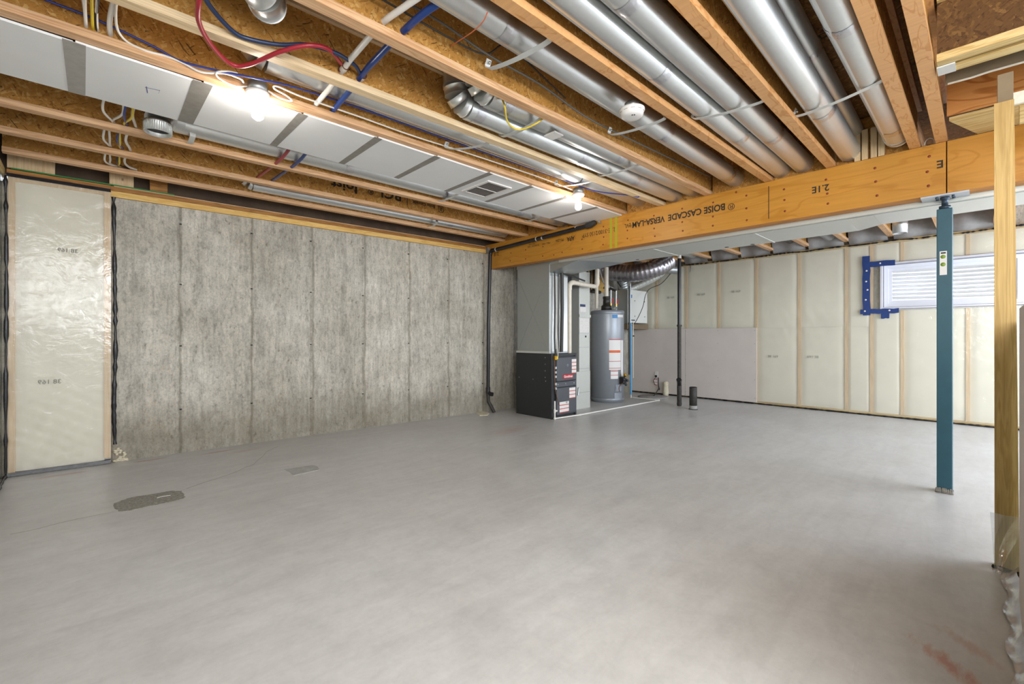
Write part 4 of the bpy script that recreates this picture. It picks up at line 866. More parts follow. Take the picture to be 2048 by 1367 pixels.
# cables beyond the white boards, bay by bay
for b_, (ya, yb_, dx) in enumerate(((3.56, 4.04, 0), (4.10, 4.56, .0), (4.63, 5.06, .02))):
    for i, (m_, x0, x1) in enumerate((('cable_white', .10, .135), ('cable_white', .17, .145), ('cable_blue', .20, .21), ('cable_yellow', .215, .20), ('cable_white', .24, .255))):
        if b_ == 2 and i == 2: m_ = 'cable_black'
        if b_: x0 = x1 - .02
        ym = (ya + yb_) / 2; sg = (.055, .045, .05, .05, .035)[i]
        line('power_cable', '%s cable hanging in the %s bay beyond the white boards, %s of five' % (m_.split('_')[1], ['first', 'second', 'last'][b_], ['leftmost', 'second', 'middle', 'fourth', 'rightmost'][i]), 'cable',
             [(x0 + dx, ya, 2.575), (x0 + dx + (.012 if i % 2 else -.012), ym - .05, 2.575 - sg), (x1 + dx, yb_ - .08, 2.575 - sg * .6), (x1 + dx + (.06 if b_ == 2 else .01), yb_, 2.56)], .007 if i != 4 else .009, m_, group='cables looping in the far left bays')
# cables on the web near the smoke detector
yw8 = lambda x: joists[7][1](x) + FW / 2 - .012
wp = [onz(u, v, z_) for (u, v, z_) in ((690, -6, 2.62), (760, 28, 2.62), (830, 60, 2.62))]
def on_web(u, v, k_=7): 
    y = 1.33
    p = ony(u, v, 1.385); return p
def web8(pts, name, label, r, mat):
    P = []
    for (x, z) in pts: P.append((x, yw8(x) - r, z))
    line(name, label, 'cable', P, r, mat)
# the visible cables in this bay are stapled to the far side joist (seen above the flange of the joist at y 1.92)
yw7 = 1.90
line('bundled_cable', 'grey cable pair sagging along the bay left of the smoke detector', 'cable', [(.72, 1.84, 2.66), (.98, 1.84, 2.66), (1.25, 1.82, 2.645), (1.55, 1.80, 2.60), (1.95, 1.80, 2.60), (2.4, 1.815, 2.57), (2.9, 1.81, 2.58), (3.5, 1.80, 2.60), (4.3, 1.80, 2.64)], .006, 'cable_grey')
line('bundled_cable', 'black cable running under the grey pair left of the smoke detector', 'cable', [(.65, 1.85, 2.62), (1.0, 1.85, 2.62), (1.3, 1.83, 2.60), (1.52, 1.81, 2.60), (1.60, 1.76, 2.66), (1.68, 1.78, 2.70), (2.2, 1.82, 2.62)], .0045, 'cable_black')
line('tie_wire', 'thin orange wire looped over a duct at the top of the frame', 'wire', [onz(975, 24, 2.51), onz(968, 40, 2.505), onz(955, 55, 2.51), onz(940, 67, 2.53), onz(920, 80, 2.56), onz(902, 92, 2.60)], .0025, 'wire_orange')
line('power_cable', 'yellow cable drooping under the elbow duct pair', 'cable', [onz(1005, 200, 2.56), onz(1010, 215, 2.51), onz(1013, 238, 2.49), onz(1022, 252, 2.485), onz(1038, 259, 2.485), onz(1058, 254, 2.49), onz(1078, 243, 2.51), onz(1092, 232, 2.56)], .0055, 'cable_yellow')
o = MB().bbox(2.33, 2.42, 2.02, 2.12, 2.515, 2.525, .001).build('paper_tag', 'plastic_white'); tag(o, 'white card tag lying against the elbow duct pair', 'tag')
line('power_cable', 'thin pale wire curl on top of the beam beside the swirl-grained joist', 'cable', [(4.44, .30, 2.515), (4.44, .29, 2.545), (4.44, .27, 2.555), (4.44, .25, 2.54), (4.44, .245, 2.51)], .003, 'cable_white')

# ------------------------------------------------------------ drain pipe on the beam and down the wall
dr = thing('drain_pipe', 'black plastic drain running under the beam top and down the concrete wall', 'pipe', (4.36, 5.05, 0))
yv = 5.08; xv = 4.335
MB().tube([(4.385, 3.30, 2.448), (4.37, 4.1, 2.415), (4.36, 4.98, 2.385)], .026, 20).build('horizontal_run', 'abs_black', dr)
MB().tube(arc((4.355, 4.98, 2.335), .05, PI / 2, 0, (0, 1, 0), (0, 0, 1), 8), .029, 20).build('elbow', 'abs_black', dr)
MB().tube([(4.35, 5.03, 2.33), (xv, 5.05, 1.3), (xv, 5.06, .37)], .026, 20).build('vertical_run', 'abs_black', dr)
MB().tube([(4.385, 3.30, 2.448), (4.386, 3.24, 2.45), (4.39, 3.17, 2.475)], [.034, .036, .030], 20).build('cleanout_cap', 'abs_dusty', dr)
MB().tube([(xv, 5.06, .37), (xv, 5.06, .28)], .032, 20).build('coupling', 'abs_black', dr)
MB().tube([(xv, 5.06, .30), (xv + .01, 5.02, .275), (xv + .03, 4.985, .27)], [.028, .028, .03], 16).build('cleanout', 'abs_black', dr)
MB().tube([(xv, 5.06, .28), (xv, 5.05, .16), (xv + .03, 5.01, .07), (xv + .05, 4.98, 0)], .026, 16).build('lower_run', 'abs_dusty', dr)
for (y, z, x) in ((3.45, 2.444, 4.385), (4.1, 2.416, 4.37), (4.90, 2.388, 4.36)):
    MB().tube([(x, y, z), (x, y + .012, z)], .0285, 20).build('joint_ring', 'plastic_white', dr)
pts = arc((4.372, 4.0, 2.42), .031, PI, 2 * PI, (1, 0, 0), (0, 0, 1), 8)
MB().ribbon([(XB - .002, 4.0, 2.50)] + [(p.x, 4.0, p.z) for p in pts], .018, .0015, (0, 1, 0)).build('pipe_strap', 'strap', dr)
MB().ribbon([(4.43, 3.14, 2.50), (4.405, 3.13, 2.49), (4.39, 3.12, 2.47), (4.40, 3.11, 2.45)], .03, .002, (0, 1, 0)).build('pipe_strap', 'foil', dr)
o = patch('mortar_collar', [(950, 824), (960, 831), (975, 830), (978, 826), (965, 822)], 'foam', .008, .006); 

# ------------------------------------------------------------ furnace
fu = thing('furnace', 'dark grey gas furnace with red brand badge and warning labels', 'furnace', (4.85, 4.4, 0))
FX0, FX1, FY0, FY1, FZ = 4.585, 5.115, 4.03, 4.72, .885
MB().bbox(FX0, FX1, FY0 + .02, FY1, 0.0, FZ, .004).build('cabinet', 'furnace_dark', fu)
MB().box(FX0 - .004, FX0 + .03, FY0 + .002, FY0 + .02, .0, FZ).box(FX1 - .03, FX1 + .004, FY0 + .002, FY0 + .02, 0, FZ).box(FX0 + .03, FX1 - .03, FY0 + .004, FY0 + .02, FZ - .03, FZ).build('front_flange', 'furnace_dark', fu)
MB().bbox(FX0 + .085, FX1 - .012, FY0 - .022, FY0 + .015, .50, .84, .018).build('upper_door', 'furnace_door', fu)
MB().bbox(FX0 + .085, FX1 - .012, FY0 - .006, FY0 + .015, .425, .495, .003).build('control_strip', 'furnace_door', fu)
MB().bbox(FX0 + .085, FX1 - .012, FY0 - .018, FY0 + .015, .04, .42, .015).build('lower_door', 'furnace_door', fu)
for x in (FX0 + .12, (FX0 + FX1) / 2 + .02, FX1 - .06): MB().lathe([(0, -.004), (.007, -.003), (.008, 0)], (x, FY0 - .006, .462), 'y', 10).build('screw', 'plate_steel', fu)
for (x, z) in ((FX0 + .31, .72), (FX0 + .29, .21)): MB().lathe([(.010, -.003), (.016, -.004), (.017, 0)], (x, FY0 - .021, z), 'y', 16).build('knob', 'heater_trim', fu)
def lab(x0, x1, z0, z1, y, mat='label_stripes', par=fu): return MB().box(x0, x1, y - .0012, y, z0, z1).build('warning_label', mat, par, org=((x0 + x1) / 2, y, z0))
lab(FX1 - .13, FX1 - .03, .60, .80, FY0 - .022); lab(FX1 - .18, FX1 - .045, .25, .40, FY0 - .018); lab(FX0 + .14, FX0 + .34, .07, .22, FY0 - .018)
bd = MB().bbox(FX0 + .21, FX0 + .42, FY0 - .028, FY0 - .021, .535, .595, .004).build('brand_badge', 'badge_red', fu)
text('badge_lettering', 'Goodman', .047, (FX0 + .222, FY0 - .029, .550), (1, 0, 0), (0, 0, 1), 'label_white', bd, 1.0, .001)
for (y, z) in ((4.15, .83), (4.15, .74), (4.15, .65), (4.15, .56), (4.14, .51), (4.38, .52), (4.66, .53)): MB().lathe([(0, -.003), (.005, -.002), (.006, 0)], (FX0, y, z), 'x', 8).build('screw', 'plate_steel', fu)
cl = thing('coil_cabinet', 'galvanised coil cabinet and plenum rising from the furnace', 'duct', (4.8, 4.4, FZ))
MB().bbox(4.59, 4.985, 4.08, 4.70, FZ + .002, 2.12, .003).build('casing', 'galv_dull', cl)
MB().box(4.61, 4.965, 4.072, 4.081, FZ + .03, 1.95).build('access_panel', 'galv', cl)
MB().ribbon([(4.588, 4.69, FZ + .02), (4.588, 4.09, 1.98)], .006, .003, (0, .7, .7)).ribbon([(4.588, 4.09, FZ + .02), (4.588, 4.69, 1.98)], .006, .003, (0, -.7, .7)).build('cross_break', 'galv_dull', cl)
MB().box(4.575, 4.60, 4.06, 4.71, FZ + .002, FZ + .03).build('base_rail', 'galv', cl)
# PVC flue of the furnace
fv = thing('flue_pipe', 'white plastic flue pipe elbowing from the furnace over to the ceiling duct', 'pipe', (5.05, 4.07, FZ))
MB().tube([(5.045, 4.10, FZ), (5.045, 4.10, 1.82)], .032, 20).build('riser', 'pvc', fv)
P = arc((5.125, 4.10, 1.82), .08, PI, PI / 2, (1, 0, 0), (0, 0, 1), 8); MB().tube(P, .036, 20).build('elbow', 'pvc', fv)
MB().tube([(5.125, 4.10, 1.90), (5.70, 4.14, 1.89)], .032, 20).build('crossover', 'pvc', fv)
P = arc((5.70, 4.14, 1.965), .075, -PI / 2, 0, (1, 0, 0), (0, 0, 1), 8); MB().tube(P, .036, 20).build('elbow', 'pvc', fv)
MB().tube([(5.775, 4.14, 1.965), (5.775, 4.14, 2.16)], .033, 20).build('upper_riser', 'pvc', fv)
for (p, q) in (((5.045, 4.10, 1.79), (5.045, 4.10, 1.82)), ((5.12, 4.10, 1.90), (5.15, 4.10, 1.90)), ((5.26, 4.108, 1.899), (5.265, 4.108, 1.899)), ((5.775, 4.14, 1.96), (5.775, 4.14, 2.0))): MB().cyl(p, q, .037, 20).build('socket', 'pvc', fv)
# insulated line set and gas pipe
ls = thing('refrigerant_line', 'black insulated line set running down the coil cabinet', 'pipe', (4.8, 4.05, 1))
MB().tube([(4.80, 4.035, 2.12), (4.80, 4.03, 1.5), (4.79, 4.035, FZ + .02)], .026, 14).build('suction_line', 'cable_black', ls)
MB().tube([(4.66, 4.045, 2.12), (4.66, 4.04, 1.5), (4.655, 4.04, 1.1), (4.66, 4.035, .9)], .012, 10).build('liquid_line', 'cable_black', ls)
MB().tube(smooth_path([(4.70, 4.05, 2.02), (4.95, 4.03, 1.985), (5.3, 4.02, 1.93)], 6), .012, 8).build('liquid_line', 'cable_black', ls)
MB().tube(smooth_path([(4.70, 4.06, 1.95), (4.72, 4.06, 1.5), (4.70, 4.045, 1.2), (4.71, 4.03, .9), (4.70, 4.02, .62)], 6), .006, 8).build('control_wire', 'pvc', ls)
gs = thing('gas_line', 'gas connection with yellow-handled valve down the furnace front corner', 'pipe', (4.62, 4.0, .6))
MB().tube([(4.64, 4.01, .95), (4.64, 4.01, .86)], .012, 12).build('pipe', 'cable_black', gs)
MB().bbox(4.615, 4.665, 3.99, 4.03, .80, .86, .008).build('valve', 'brass', gs); MB().bbox(4.625, 4.655, 3.975, 3.99, .815, .85, .003).build('valve_handle', 'cable_yellow', gs)
MB().tube([(4.64, 4.01, .80), (4.64, 4.01, .34)], .011, 12).build('pipe', 'cable_black', gs)
for z in (.68, .62, .56, .46, .40): MB().cyl((4.64, 4.01, z), (4.64, 4.01, z + .03), .017, 8).build('union', 'galv_dull', gs)
MB().tube(smooth_path([(4.605, 4.0, .8), (4.60, 3.995, .6), (4.61, 3.99, .42), (4.64, 3.985, .3), (4.68, 3.98, .19)], 6), .005, 8).build('copper_tube', 'copper', gs)
# condensate drain on the floor
cd = thing('condensate_line', 'thin white drain pipe standing by the furnace and running over the floor to the heater', 'pipe', (4.6, 3.97, 0))
c0 = Vector((4.575, 3.985, 0)); pA = onz(1095, 838, .015); pB = onz(1160, 829, .015); pC = onz(1318, 800, .015); pD = onz(1262, 794, .015)
pA = Vector((4.60, 3.99, .015))
MB().tube([(pA.x, pA.y, .25), (pA.x, pA.y, .015)], .0105, 12).build('standpipe', 'pvc_white', cd)
MB().tube([pA, pB], .0105, 12).build('floor_run', 'pvc_white', cd); MB().tube([pB, pC], .0105, 12).build('floor_run', 'pvc_white', cd); MB().tube([pC, pD], .0105, 12).build('floor_run', 'pvc_white', cd)
MB().tube([pD, (pD.x, pD.y, .33)], .0105, 12).build('standpipe', 'pvc_white', cd)
for p in (pA, pB, pC, pD): MB().lathe([(0, -.0145), (.012, -.0145), (.0155, -.004), (.0155, .006), (.01, .014), (0, .015)], (p.x, p.y, .0155), n=12).build('elbow', 'pvc_white', cd)
MB().cyl((pA.x, pA.y, .09), (pA.x, pA.y, .14), .0145, 12).build('tee', 'pvc_white', cd); MB().cyl((pA.x, pA.y, .115), (pA.x + .04, pA.y - .005, .115), .012, 12).build('tee', 'pvc_white', cd)
# return drop
rd = thing('return_drop', 'tall pale galvanised return-air duct standing between furnace and heater', 'duct', (5.65, 4.6, 0))
MB().bbox(5.53, 5.80, 4.30, 4.95, .58, 2.13, .003).build('casing', 'galv_pale', rd)
MB().bbox(5.42, 5.81, 4.30, 4.95, .0, .58, .003).build('boot', 'galv_pale', rd)
MB().box(5.145, 5.53, 4.45, 4.9, .50, 2.05).build('filter_rack', 'furnace_dark', rd)
for z in (.25, .62, .95, 1.17, 1.45, 1.9): MB().box(5.525, 5.805, 4.292, 4.30, z, z + .006).build('seam', 'galv_dull', rd)
MB().box(5.52, 5.81, 4.285, 4.30, 1.42, 1.46).build('drive_cleat', 'galv_pale', rd)
MB().box(5.54, 5.77, 4.2965, 4.2985, 1.17, 1.40).build('paper_label', 'label_text', rd); MB().box(5.55, 5.68, 4.296, 4.2985, 1.58, 1.62).build('paper_label', 'label_navy', rd); MB().box(5.55, 5.70, 4.297, 4.2988, 1.50, 1.58).build('paper_label', 'label_text', rd)
MB().cyl((5.69, 4.299, 1.12), (5.69, 4.294, 1.12), .016, 12).build('test_hole', 'black', rd)
MB().tube([(5.49, 4.29, .22), (5.50, 4.285, .34)], [.02, .01], 8).build('handle', 'galv_dull', rd)

# ------------------------------------------------------------ water heater
HX, HY, HR = 6.615, 4.53, .282
wh = thing('water_heater', 'tall grey cylindrical water heater with orange and white labels', 'water heater', (HX, HY, 0))
MB().lathe([(0, .0), (HR - .012, .0), (HR - .012, .03), (HR, .034), (HR, 1.545), (HR - .004, 1.56), (HR - .02, 1.568), (0, 1.572)], (HX, HY, 0), n=56).build('tank', 'heater', wh)
MB().lathe([(HR + .001, 1.50), (HR + .004, 1.505), (HR + .004, 1.545), (HR + .001, 1.55)], (HX, HY, 0), n=56).build('top_band', 'heater_trim', wh)
MB().lathe([(HR + .001, .03), (HR + .004, .035), (HR + .004, .07), (HR + .001, .075)], (HX, HY, 0), n=56).build('bottom_band', 'heater_trim', wh)
def curved(a0, a1, z0, z1, mat, name, par=wh, off=.0015):
    return MB().grid(lambda u, v: (HX + (HR + off) * math.cos(a0 + (a1 - a0) * u), HY + (HR + off) * math.sin(a0 + (a1 - a0) * u), z0 + (z1 - z0) * v), 8, 1).build(name, mat, par)
av = math.atan2(-HY, -HX)                            # towards the camera
def ua(u): # pixel column on the tank -> angle on the cylinder
    w = HX * _F.x + HY * _F.y; c = CX + FPX * (HX * _R.x + HY * _R.y) / w; s_ = (u - c) / (FPX * HR / w); s_ = max(-.98, min(.98, s_)); return av + math.asin(s_)
def zz(v): return CAM_H + (CY - v) / FPX * 7.6
curved(ua(1218), ua(1240), zz(718), zz(679), 'label_white', 'label'); curved(ua(1218), ua(1240), zz(679.5), zz(678), 'label_red', 'label_band', off=.0025)
curved(ua(1218), ua(1240), zz(739), zz(700), 'label_white', 'label', off=.002); curved(ua(1218), ua(1239), zz(705), zz(700), 'label_orange', 'label_band', off=.0028)
for v in (721.5, 735): curved(ua(1218), ua(1240), zz(v + 1), zz(v), 'label_red', 'label_band', off=.0028)
curved(ua(1221), ua(1235), zz(757), zz(740), 'label_white', 'label'); curved(ua(1221), ua(1235), zz(742.3), zz(741), 'label_red', 'label_band', off=.0025); curved(ua(1221), ua(1235), zz(750), zz(749), 'label_red', 'label_band', off=.0025)
curved(ua(1240.5), ua(1244.8), zz(752), zz(680), 'label_white', 'label')
curved(ua(1224), ua(1234), zz(636), zz(629), 'label_blue', 'label'); curved(ua(1234), ua(1244.5), zz(634), zz(629), 'label_white', 'label')
curved(ua(1228), ua(1242), zz(797), zz(785), 'heater_trim', 'burner_door', off=.006); curved(ua(1230), ua(1241), zz(782), zz(768), 'heater_trim', 'burner_door', off=.006)
vd = Vector((math.cos(ua(1240)), math.sin(ua(1240)), 0)); vp_ = Vector((HX, HY, .37)) + vd * (HR + .05)
va = MB().bbox(vp_.x - .05, vp_.x + .05, vp_.y - .04, vp_.y + .04, .32, .44, .012).build('gas_valve', 'cable_black', wh)
MB().bbox(vp_.x - .01, vp_.x + .04, vp_.y - .05, vp_.y - .01, .42, .50, .008).build('brass_fitting', 'brass', wh)
for (dx, dz, r) in ((-.05, .02, .022), (.01, -.07, .018), (-.02, .07, .014), (.05, .0, .02), (-.03, -.05, .012)): MB().lathe([(0, -.02), (r, -.02), (r, .01), (0, .012)], (vp_.x + dx, vp_.y - .045, .38 + dz), 'y', 12).build('valve_knob', 'steel_dark', wh)
MB().tube(smooth_path([(vp_.x - .06, vp_.y - .03, .34), (vp_.x - .1, vp_.y + .01, .28), (vp_.x - .08, vp_.y + .02, .2)], 5), .006, 8).build('pilot_tube', 'copper', wh)
ht = thing('draft_blower', 'black blower hood on the water heater with a pale vent pipe', 'blower', (6.55, 4.5, 1.57))
MB().lathe([(0, 1.57), (.09, 1.57), (.085, 1.64), (.06, 1.66), (.055, 1.76), (.062, 1.765), (.062, 1.80), (0, 1.80)], (6.47, 4.45, 0), n=18).build('hood', 'cable_black', ht)
MB().tube([(6.47, 4.45, 1.80), (6.47, 4.45, 2.30)], .036, 18).build('vent_pipe', 'pvc', ht); MB().tube([(6.40, 4.6, 1.60), (6.40, 4.6, 2.30)], .03, 16).build('intake_pipe', 'pvc', ht)
o = MB().grid(lambda u, v: (6.42 + .22 * u - .05 * v, 4.28 + .05 * u, 1.574 + .05 * math.sin(PI * v) * (.4 + .6 * u) + .01 * math.sin(17 * u + 5 * v) + .005), 12, 8).build('plastic_bag', 'clear_film'); tag(o, 'crumpled clear manual bag lying on the water heater', 'bag')
for i, x in enumerate((6.60, 6.76)):
    t = thing('heater_connection', ['left insulated water riser with red tag above the heater', 'right insulated water riser with red tag above the heater'][i], 'pipe', (x, 4.45, 1.57))
    MB().tube([(x, 4.45, 1.57), (x, 4.45, 1.92)], .018, 12).build('pipe', 'galv_dull', t)
    MB().cyl((x, 4.45, 1.66), (x, 4.45, 1.69), .023, 10).build('nut', 'brass', t)
    MB().bbox(x - .0, x + .03, 4.42, 4.43, 1.69, 1.78, .003).build('tag', 'label_red', t)
    MB().tube([(x, 4.45, 1.92), (x - .07 + .02 * i, 4.55, 1.97)], .02, 12).build('insulation_sleeve', 'cable_black', t)
et = thing('pipe_cluster', 'tangle of dark pipes and valves hanging behind the heater', 'pipes', (6.7, 4.8, 2))
MB().tube([(6.55, 4.85, 1.93), (6.85, 4.85, 1.93)], .03, 10).build('manifold', 'cable_black', et)
for x in (6.52, 6.62, 6.72, 6.84): MB().tube([(x, 4.9, 1.93), (x + .02, 4.9, 2.5)], .018 + .006 * (x > 6.7), 10).build('riser', 'cable_black' if x < 6.8 else 'insul_grey', et)
MB().tube(smooth_path([(6.62, 4.7, 2.3), (6.70, 4.68, 2.1), (6.8, 4.66, 2.02), (6.98, 4.66, 2.0)], 6), .014, 10).build('branch', 'insul_grey', et)
MB().tube(smooth_path([(7.0, 4.62, 2.35), (6.98, 4.6, 2.2), (7.04, 4.58, 2.1), (7.1, 4.56, 2.03)], 6), .02, 10).build('branch', 'cable_black', et)
MB().bbox(6.76, 6.82, 4.62, 4.66, 1.98, 2.04, .008).build('valve', 'galv_dull', et)
o = MB().bbox(6.45, 7.2, 4.975, 4.99, 1.95, 2.45, .002).build('plywood_backer', 'plate_light'); tag(o, 'plywood backer board on the concrete wall behind the pipes', 'board')
sp = thing('supply_riser', 'pale grey copper-topped riser dropping beside the heater to a blue pipe', 'pipe', (7.05, 4.4, .3))
MB().tube([(6.98, 4.30, 2.05), (6.98, 4.30, 1.35)], .012, 12).build('upper_pipe', 'galv_dull', sp)
MB().tube([(6.965, 4.28, 1.36), (6.965, 4.28, .10)], .016, 12).build('blue_pipe', 'pipe_blue', sp); MB().tube([(7.0, 4.29, 1.30), (7.0, 4.29, .12)], .011, 12).build('blue_pipe', 'pipe_blue', sp)
MB().tube([(6.93, 4.29, 2.0), (6.93, 4.29, .45)], .014, 12).build('black_pipe', 'cable_black', sp)
MB().tube([(7.12, 4.33, 1.40), (7.12, 4.33, .38)], .009, 10).build('white_pipe', 'pvc', sp); MB().cyl((7.12, 4.31, 1.13), (7.12, 4.33, 1.13), .012, 10).build('valve', 'black', sp)

# ------------------------------------------------------------ ventilator box on the wall
hv = thing('ventilator', 'white boxy heat-recovery ventilator hung in the far corner', 'ventilator', (7.7, 4.7, 1.4))
MB().bbox(7.305, 7.98, 4.54, 5.0, 1.375, 1.995, .008).build('cabinet', 'white_metal', hv)
MB().box(7.29, 7.306, 4.55, 4.99, 1.36, 1.99).build('side_panel', 'galv_dull', hv)
for (x, z) in ((7.52, 1.79), (7.87, 1.79), (7.52, 1.50), (7.88, 1.50)): MB().lathe([(0, -.006), (.009, -.005), (.010, 0)], (x, 4.538, z), 'y', 10).build('screw', 'black', hv)
MB().box(7.37, 7.43, 4.5375, 4.5395, 1.84, 1.90).build('logo', 'label_blue', hv); MB().box(7.40, 7.53, 4.5375, 4.5395, 1.415, 1.435).build('name_plate', 'label_navy', hv); MB().box(7.94, 7.975, 4.5375, 4.5395, 1.62, 1.86).build('spec_label', 'label_text', hv)
for x in (7.62, 7.42): MB().lathe([(.0, 1.995), (.07, 1.995), (.07, 2.02), (0, 2.02)], (x, 4.72, 0), n=18).build('collar', 'galv', hv)
o = MB().bbox(7.30, 8.06, 4.56, 5.0, 1.26, 1.355, .004).build('ventilator_shelf', 'drywall_back'); tag(o, 'dim backing panel under the white ventilator', 'board')
def flexduct(label, pts, r, mat='flex', k=16):
    P = smooth_path(pts, k); rr = [r * (1 + .05 * math.sin(i * 2.0)) for i in range(len(P))]
    o = MB().tube(P, rr, 22).build('flexible_duct', mat); return tag(o, label, 'duct', 'flexible ventilator ducts')
flexduct('fat silver flexible duct bulging below the trunk duct', [(6.82, 4.80, 2.36), (6.86, 4.50, 2.25), (6.93, 4.12, 2.22), (7.08, 3.86, 2.29), (7.3, 3.75, 2.42)], .15)
flexduct('dark flexible duct dropping to the ventilator top', [(7.2, 4.60, 2.35), (7.3, 4.68, 2.22), (7.42, 4.72, 2.02)], .10, 'galv_dull')
flexduct('dark flexible duct reaching to the right wall rim', [(7.25, 4.3, 2.36), (7.6, 4.1, 2.36), (7.98, 3.9, 2.35)], .075, 'galv_dull')
flexduct('smooth pale duct sweeping from the ventilator to the right wall', [(7.62, 4.72, 2.02), (7.72, 4.62, 2.08), (7.86, 4.35, 2.22), (7.92, 4.2, 2.33), (7.85, 4.15, 2.42)], .065, 'galv_pale')
line('power_cable', 'thin black cord looping from the wall rim across the ventilator to the blue pipe', 'cable', [onx(1352, 532, 7.98), onx(1340, 548, 8.0), onx(1322, 567, 8.0), onx(1300, 577, 7.9), onx(1291, 590, 7.6), onx(1285, 615, 7.4), onx(1270, 645, 7.2), onx(1254, 660, 7.05)], .006, 'cable_black')

# ------------------------------------------------------------ stack, stub, sump cover, outlet
sk = thing('vent_stack', 'slim black vent stack standing free near the right wall', 'pipe', (6.98, 3.40, 0))
MB().tube([(6.98, 3.40, 0), (6.98, 3.40, .40)], .036, 20).build('lower_pipe', 'abs_dusty', sk); MB().tube([(6.98, 3.40, .40), (6.98, 3.40, 1.30)], .030, 20).build('middle_pipe', 'abs_dusty', sk); MB().tube([(6.98, 3.40, 1.30), (6.98, 3.40, 2.40)], .029, 20).build('upper_pipe', 'abs_black', sk)
MB().tube([(6.98, 3.40, .33), (6.93, 3.38, .40), (6.88, 3.36, .43)], [.034, .034, .038], 16).build('wye_branch', 'abs_black', sk)
for z in (.40, 1.28, .02): MB().cyl((6.98, 3.40, z), (6.98, 3.40, z + .03), .039, 20).build('coupling', 'abs_dusty', sk)
MB().tube([(6.98, 3.40, 2.38), (6.98, 3.40, 2.5)], .03, 16).build('top_fitting', 'pvc_white', sk)
sb = thing('pipe_stub', 'short fat black pipe stub rising from the floor', 'pipe', (6.80, 3.09, 0))
MB().lathe([(.0, .0), (.056, .0), (.056, .34), (.050, .345), (.050, .32), (0, .32)], (6.80, 3.09, 0), n=28).build('pipe', 'abs_dusty', sb)
MB().lathe([(.0575, .01), (.0582, .02), (.0582, .055), (.0575, .06)], (6.80, 3.09, 0), n=28).build('band', 'insul_grey', sb)
MB().lathe([(0, .0), (.068, .0), (.064, .008), (.055, .01)], (6.80, 3.09, 0), n=20).build('base_ring', 'abs_dusty', sb)
su = thing('sump_lid', 'flat grey sump lid on the floor in front of the drywall', 'lid', (7.6, 4.35, 0))
MB().lathe([(0, .0), (.27, .0), (.27, .012), (.25, .022), (0, .024)], (7.62, 4.22, 0), n=30).build('cover', 'insul_grey', su)
line('power_cable', 'black cord from the sump lid up to the outlet', 'cable', [(7.62, 4.2, .03), (7.75, 4.22, .08), (7.9, 4.25, .14), (8.0, 4.3, .1), (8.03, 4.33, .2), (8.04, 4.335, .33)], .008, 'cable_black')
ou = thing('wall_outlet', 'white wall outlet low on the grey drywall with cords plugged in', 'outlet', (XR - .03, 4.36, .37))
po_ = onx(1313, 750, XR - .026)
MB().bbox(XR - .034, XR - .027, po_.y - .035, po_.y + .035, .32, .44, .003).build('cover_plate', 'plastic_white', ou); MB().bbox(XR - .06, XR - .034, po_.y - .02, po_.y + .02, .335, .37, .006).build('plug', 'black', ou)
MB().box(XR - .05, XR - .049, po_.y - .03, po_.y + .04, .18, .29).build('tag', 'label_stripes', ou, org=(XR - .05, po_.y, .18))
MB().tube(smooth_path([(XR - .05, po_.y, .33), (XR - .055, po_.y + .05, .26), (XR - .05, po_.y + .01, .18)], 6), .005, 8).build('cord', 'cable_black', ou)
po2 = onx(1333, 780, XR - .05)
o = MB().lathe([(0, 0), (.05, .0), (.055, .05), (.045, .2), (.05, .25), (.02, .27), (0, .27)], (XR - .08, po2.y, 0), n=12).build('foam_wrapped_pipe', 'foam'); tag(o, 'foam-caked pipe stub against the drywall base', 'pipe')

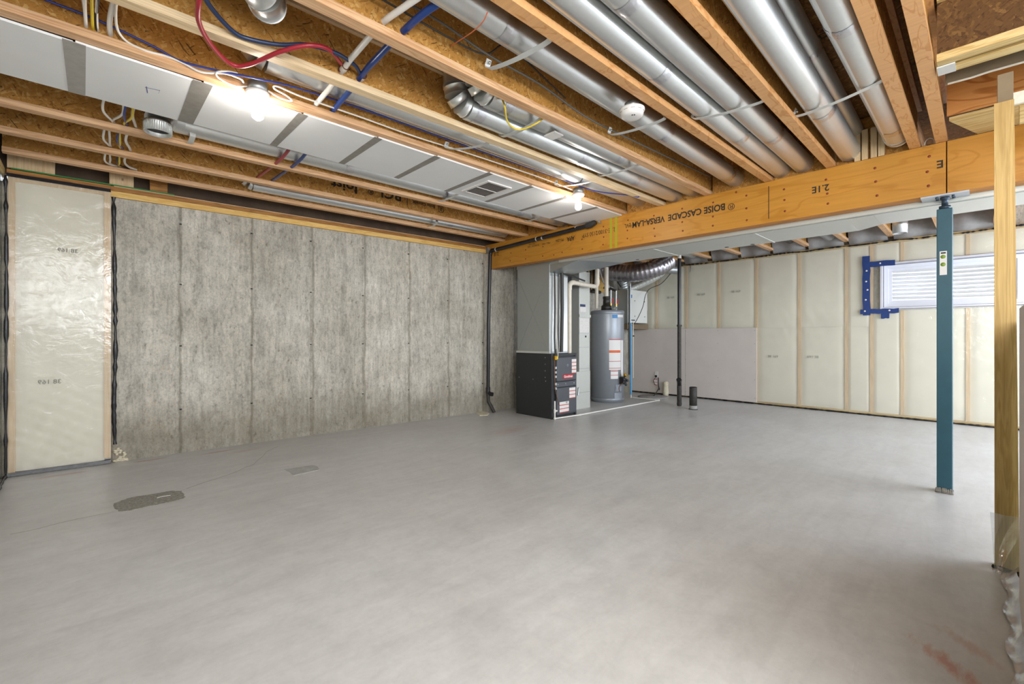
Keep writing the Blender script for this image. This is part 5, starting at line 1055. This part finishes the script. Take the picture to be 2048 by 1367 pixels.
# ------------------------------------------------------------ trunk ducts beyond the beam
tk = thing('trunk_duct', 'long rectangular galvanised trunk duct hung just beyond the beam', 'duct', (5.1, 1.5, 2.1))
MB().bbox(4.625, 5.21, .80, 4.75, 2.10, 2.42, .004).build('main_section', 'galv_pale', tk)
MB().hexa([(4.625, .62, 2.10), (5.06, .62, 2.10), (5.21, .80, 2.10), (4.625, .80, 2.10)], [(4.625, .62, 2.42), (5.06, .62, 2.42), (5.21, .80, 2.42), (4.625, .80, 2.42)]).build('reducer', 'galv', tk)
MB().bbox(4.625, 5.06, -2.2, .62, 2.10, 2.42, .004).build('narrow_section', 'galv', tk)
MB().hexa([(4.60, 4.08, 1.99), (5.0, 4.08, 1.99), (5.0, 4.70, 1.99), (4.60, 4.70, 1.99)], [(4.60, 3.6, 2.10), (5.21, 3.3, 2.098), (5.21, 4.70, 2.098), (4.60, 4.70, 2.10)]).build('transition', 'galv_dull', tk)
for y in (3.6, 2.55, 1.5): MB().box(4.608, 5.215, y, y + .02, 2.096, 2.10).build('drive_cleat', 'galv_pale', tk)
for (x, y) in ((5.12, 1.95), (5.16, 1.70), (5.12, 3.05)): MB().lathe([(0, 2.0985), (.022, 2.0985), (.022, 2.1)], (x, y, 0), n=12).build('plug_hole', 'black', tk)
t2_ = thing('flat_duct', 'narrow flat duct strip between the beam and the trunk duct', 'duct', (4.62, 1, 2.12))
MB().bbox(4.572, 4.596, -2.2, 3.9, 2.10, 2.42, .002).build('casing', 'galv_pale', t2_)
ro = onz(1780 + 20, 463, 2.35)
o = thing('duct_takeoff', 'small round duct collar poking out beyond the trunk duct', 'duct', (ro.x, ro.y, 2.4))
MB().lathe([(.07, ZT), (.07, 2.44), (.074, 2.43), (.07, 2.42), (.07, 2.33), (.062, 2.33), (.062, 2.40), (0, 2.41)], (ro.x, ro.y, 0), n=26).build('collar', 'galv', o)
for i, (y, l) in enumerate(((2.05, 'grey pipe in the far bay between joists'), (1.55, 'insulated branch duct in the far bay near the window'), (3.6, 'silver branch duct in the far corner bay'))):
    o = duct(l, [(5.45, y, 2.62), (7.95, y + .02, 2.60)], (.04, .07, .075)[i], (.5,), mat=('cable_grey', 'insul_grey', 'galv')[i])
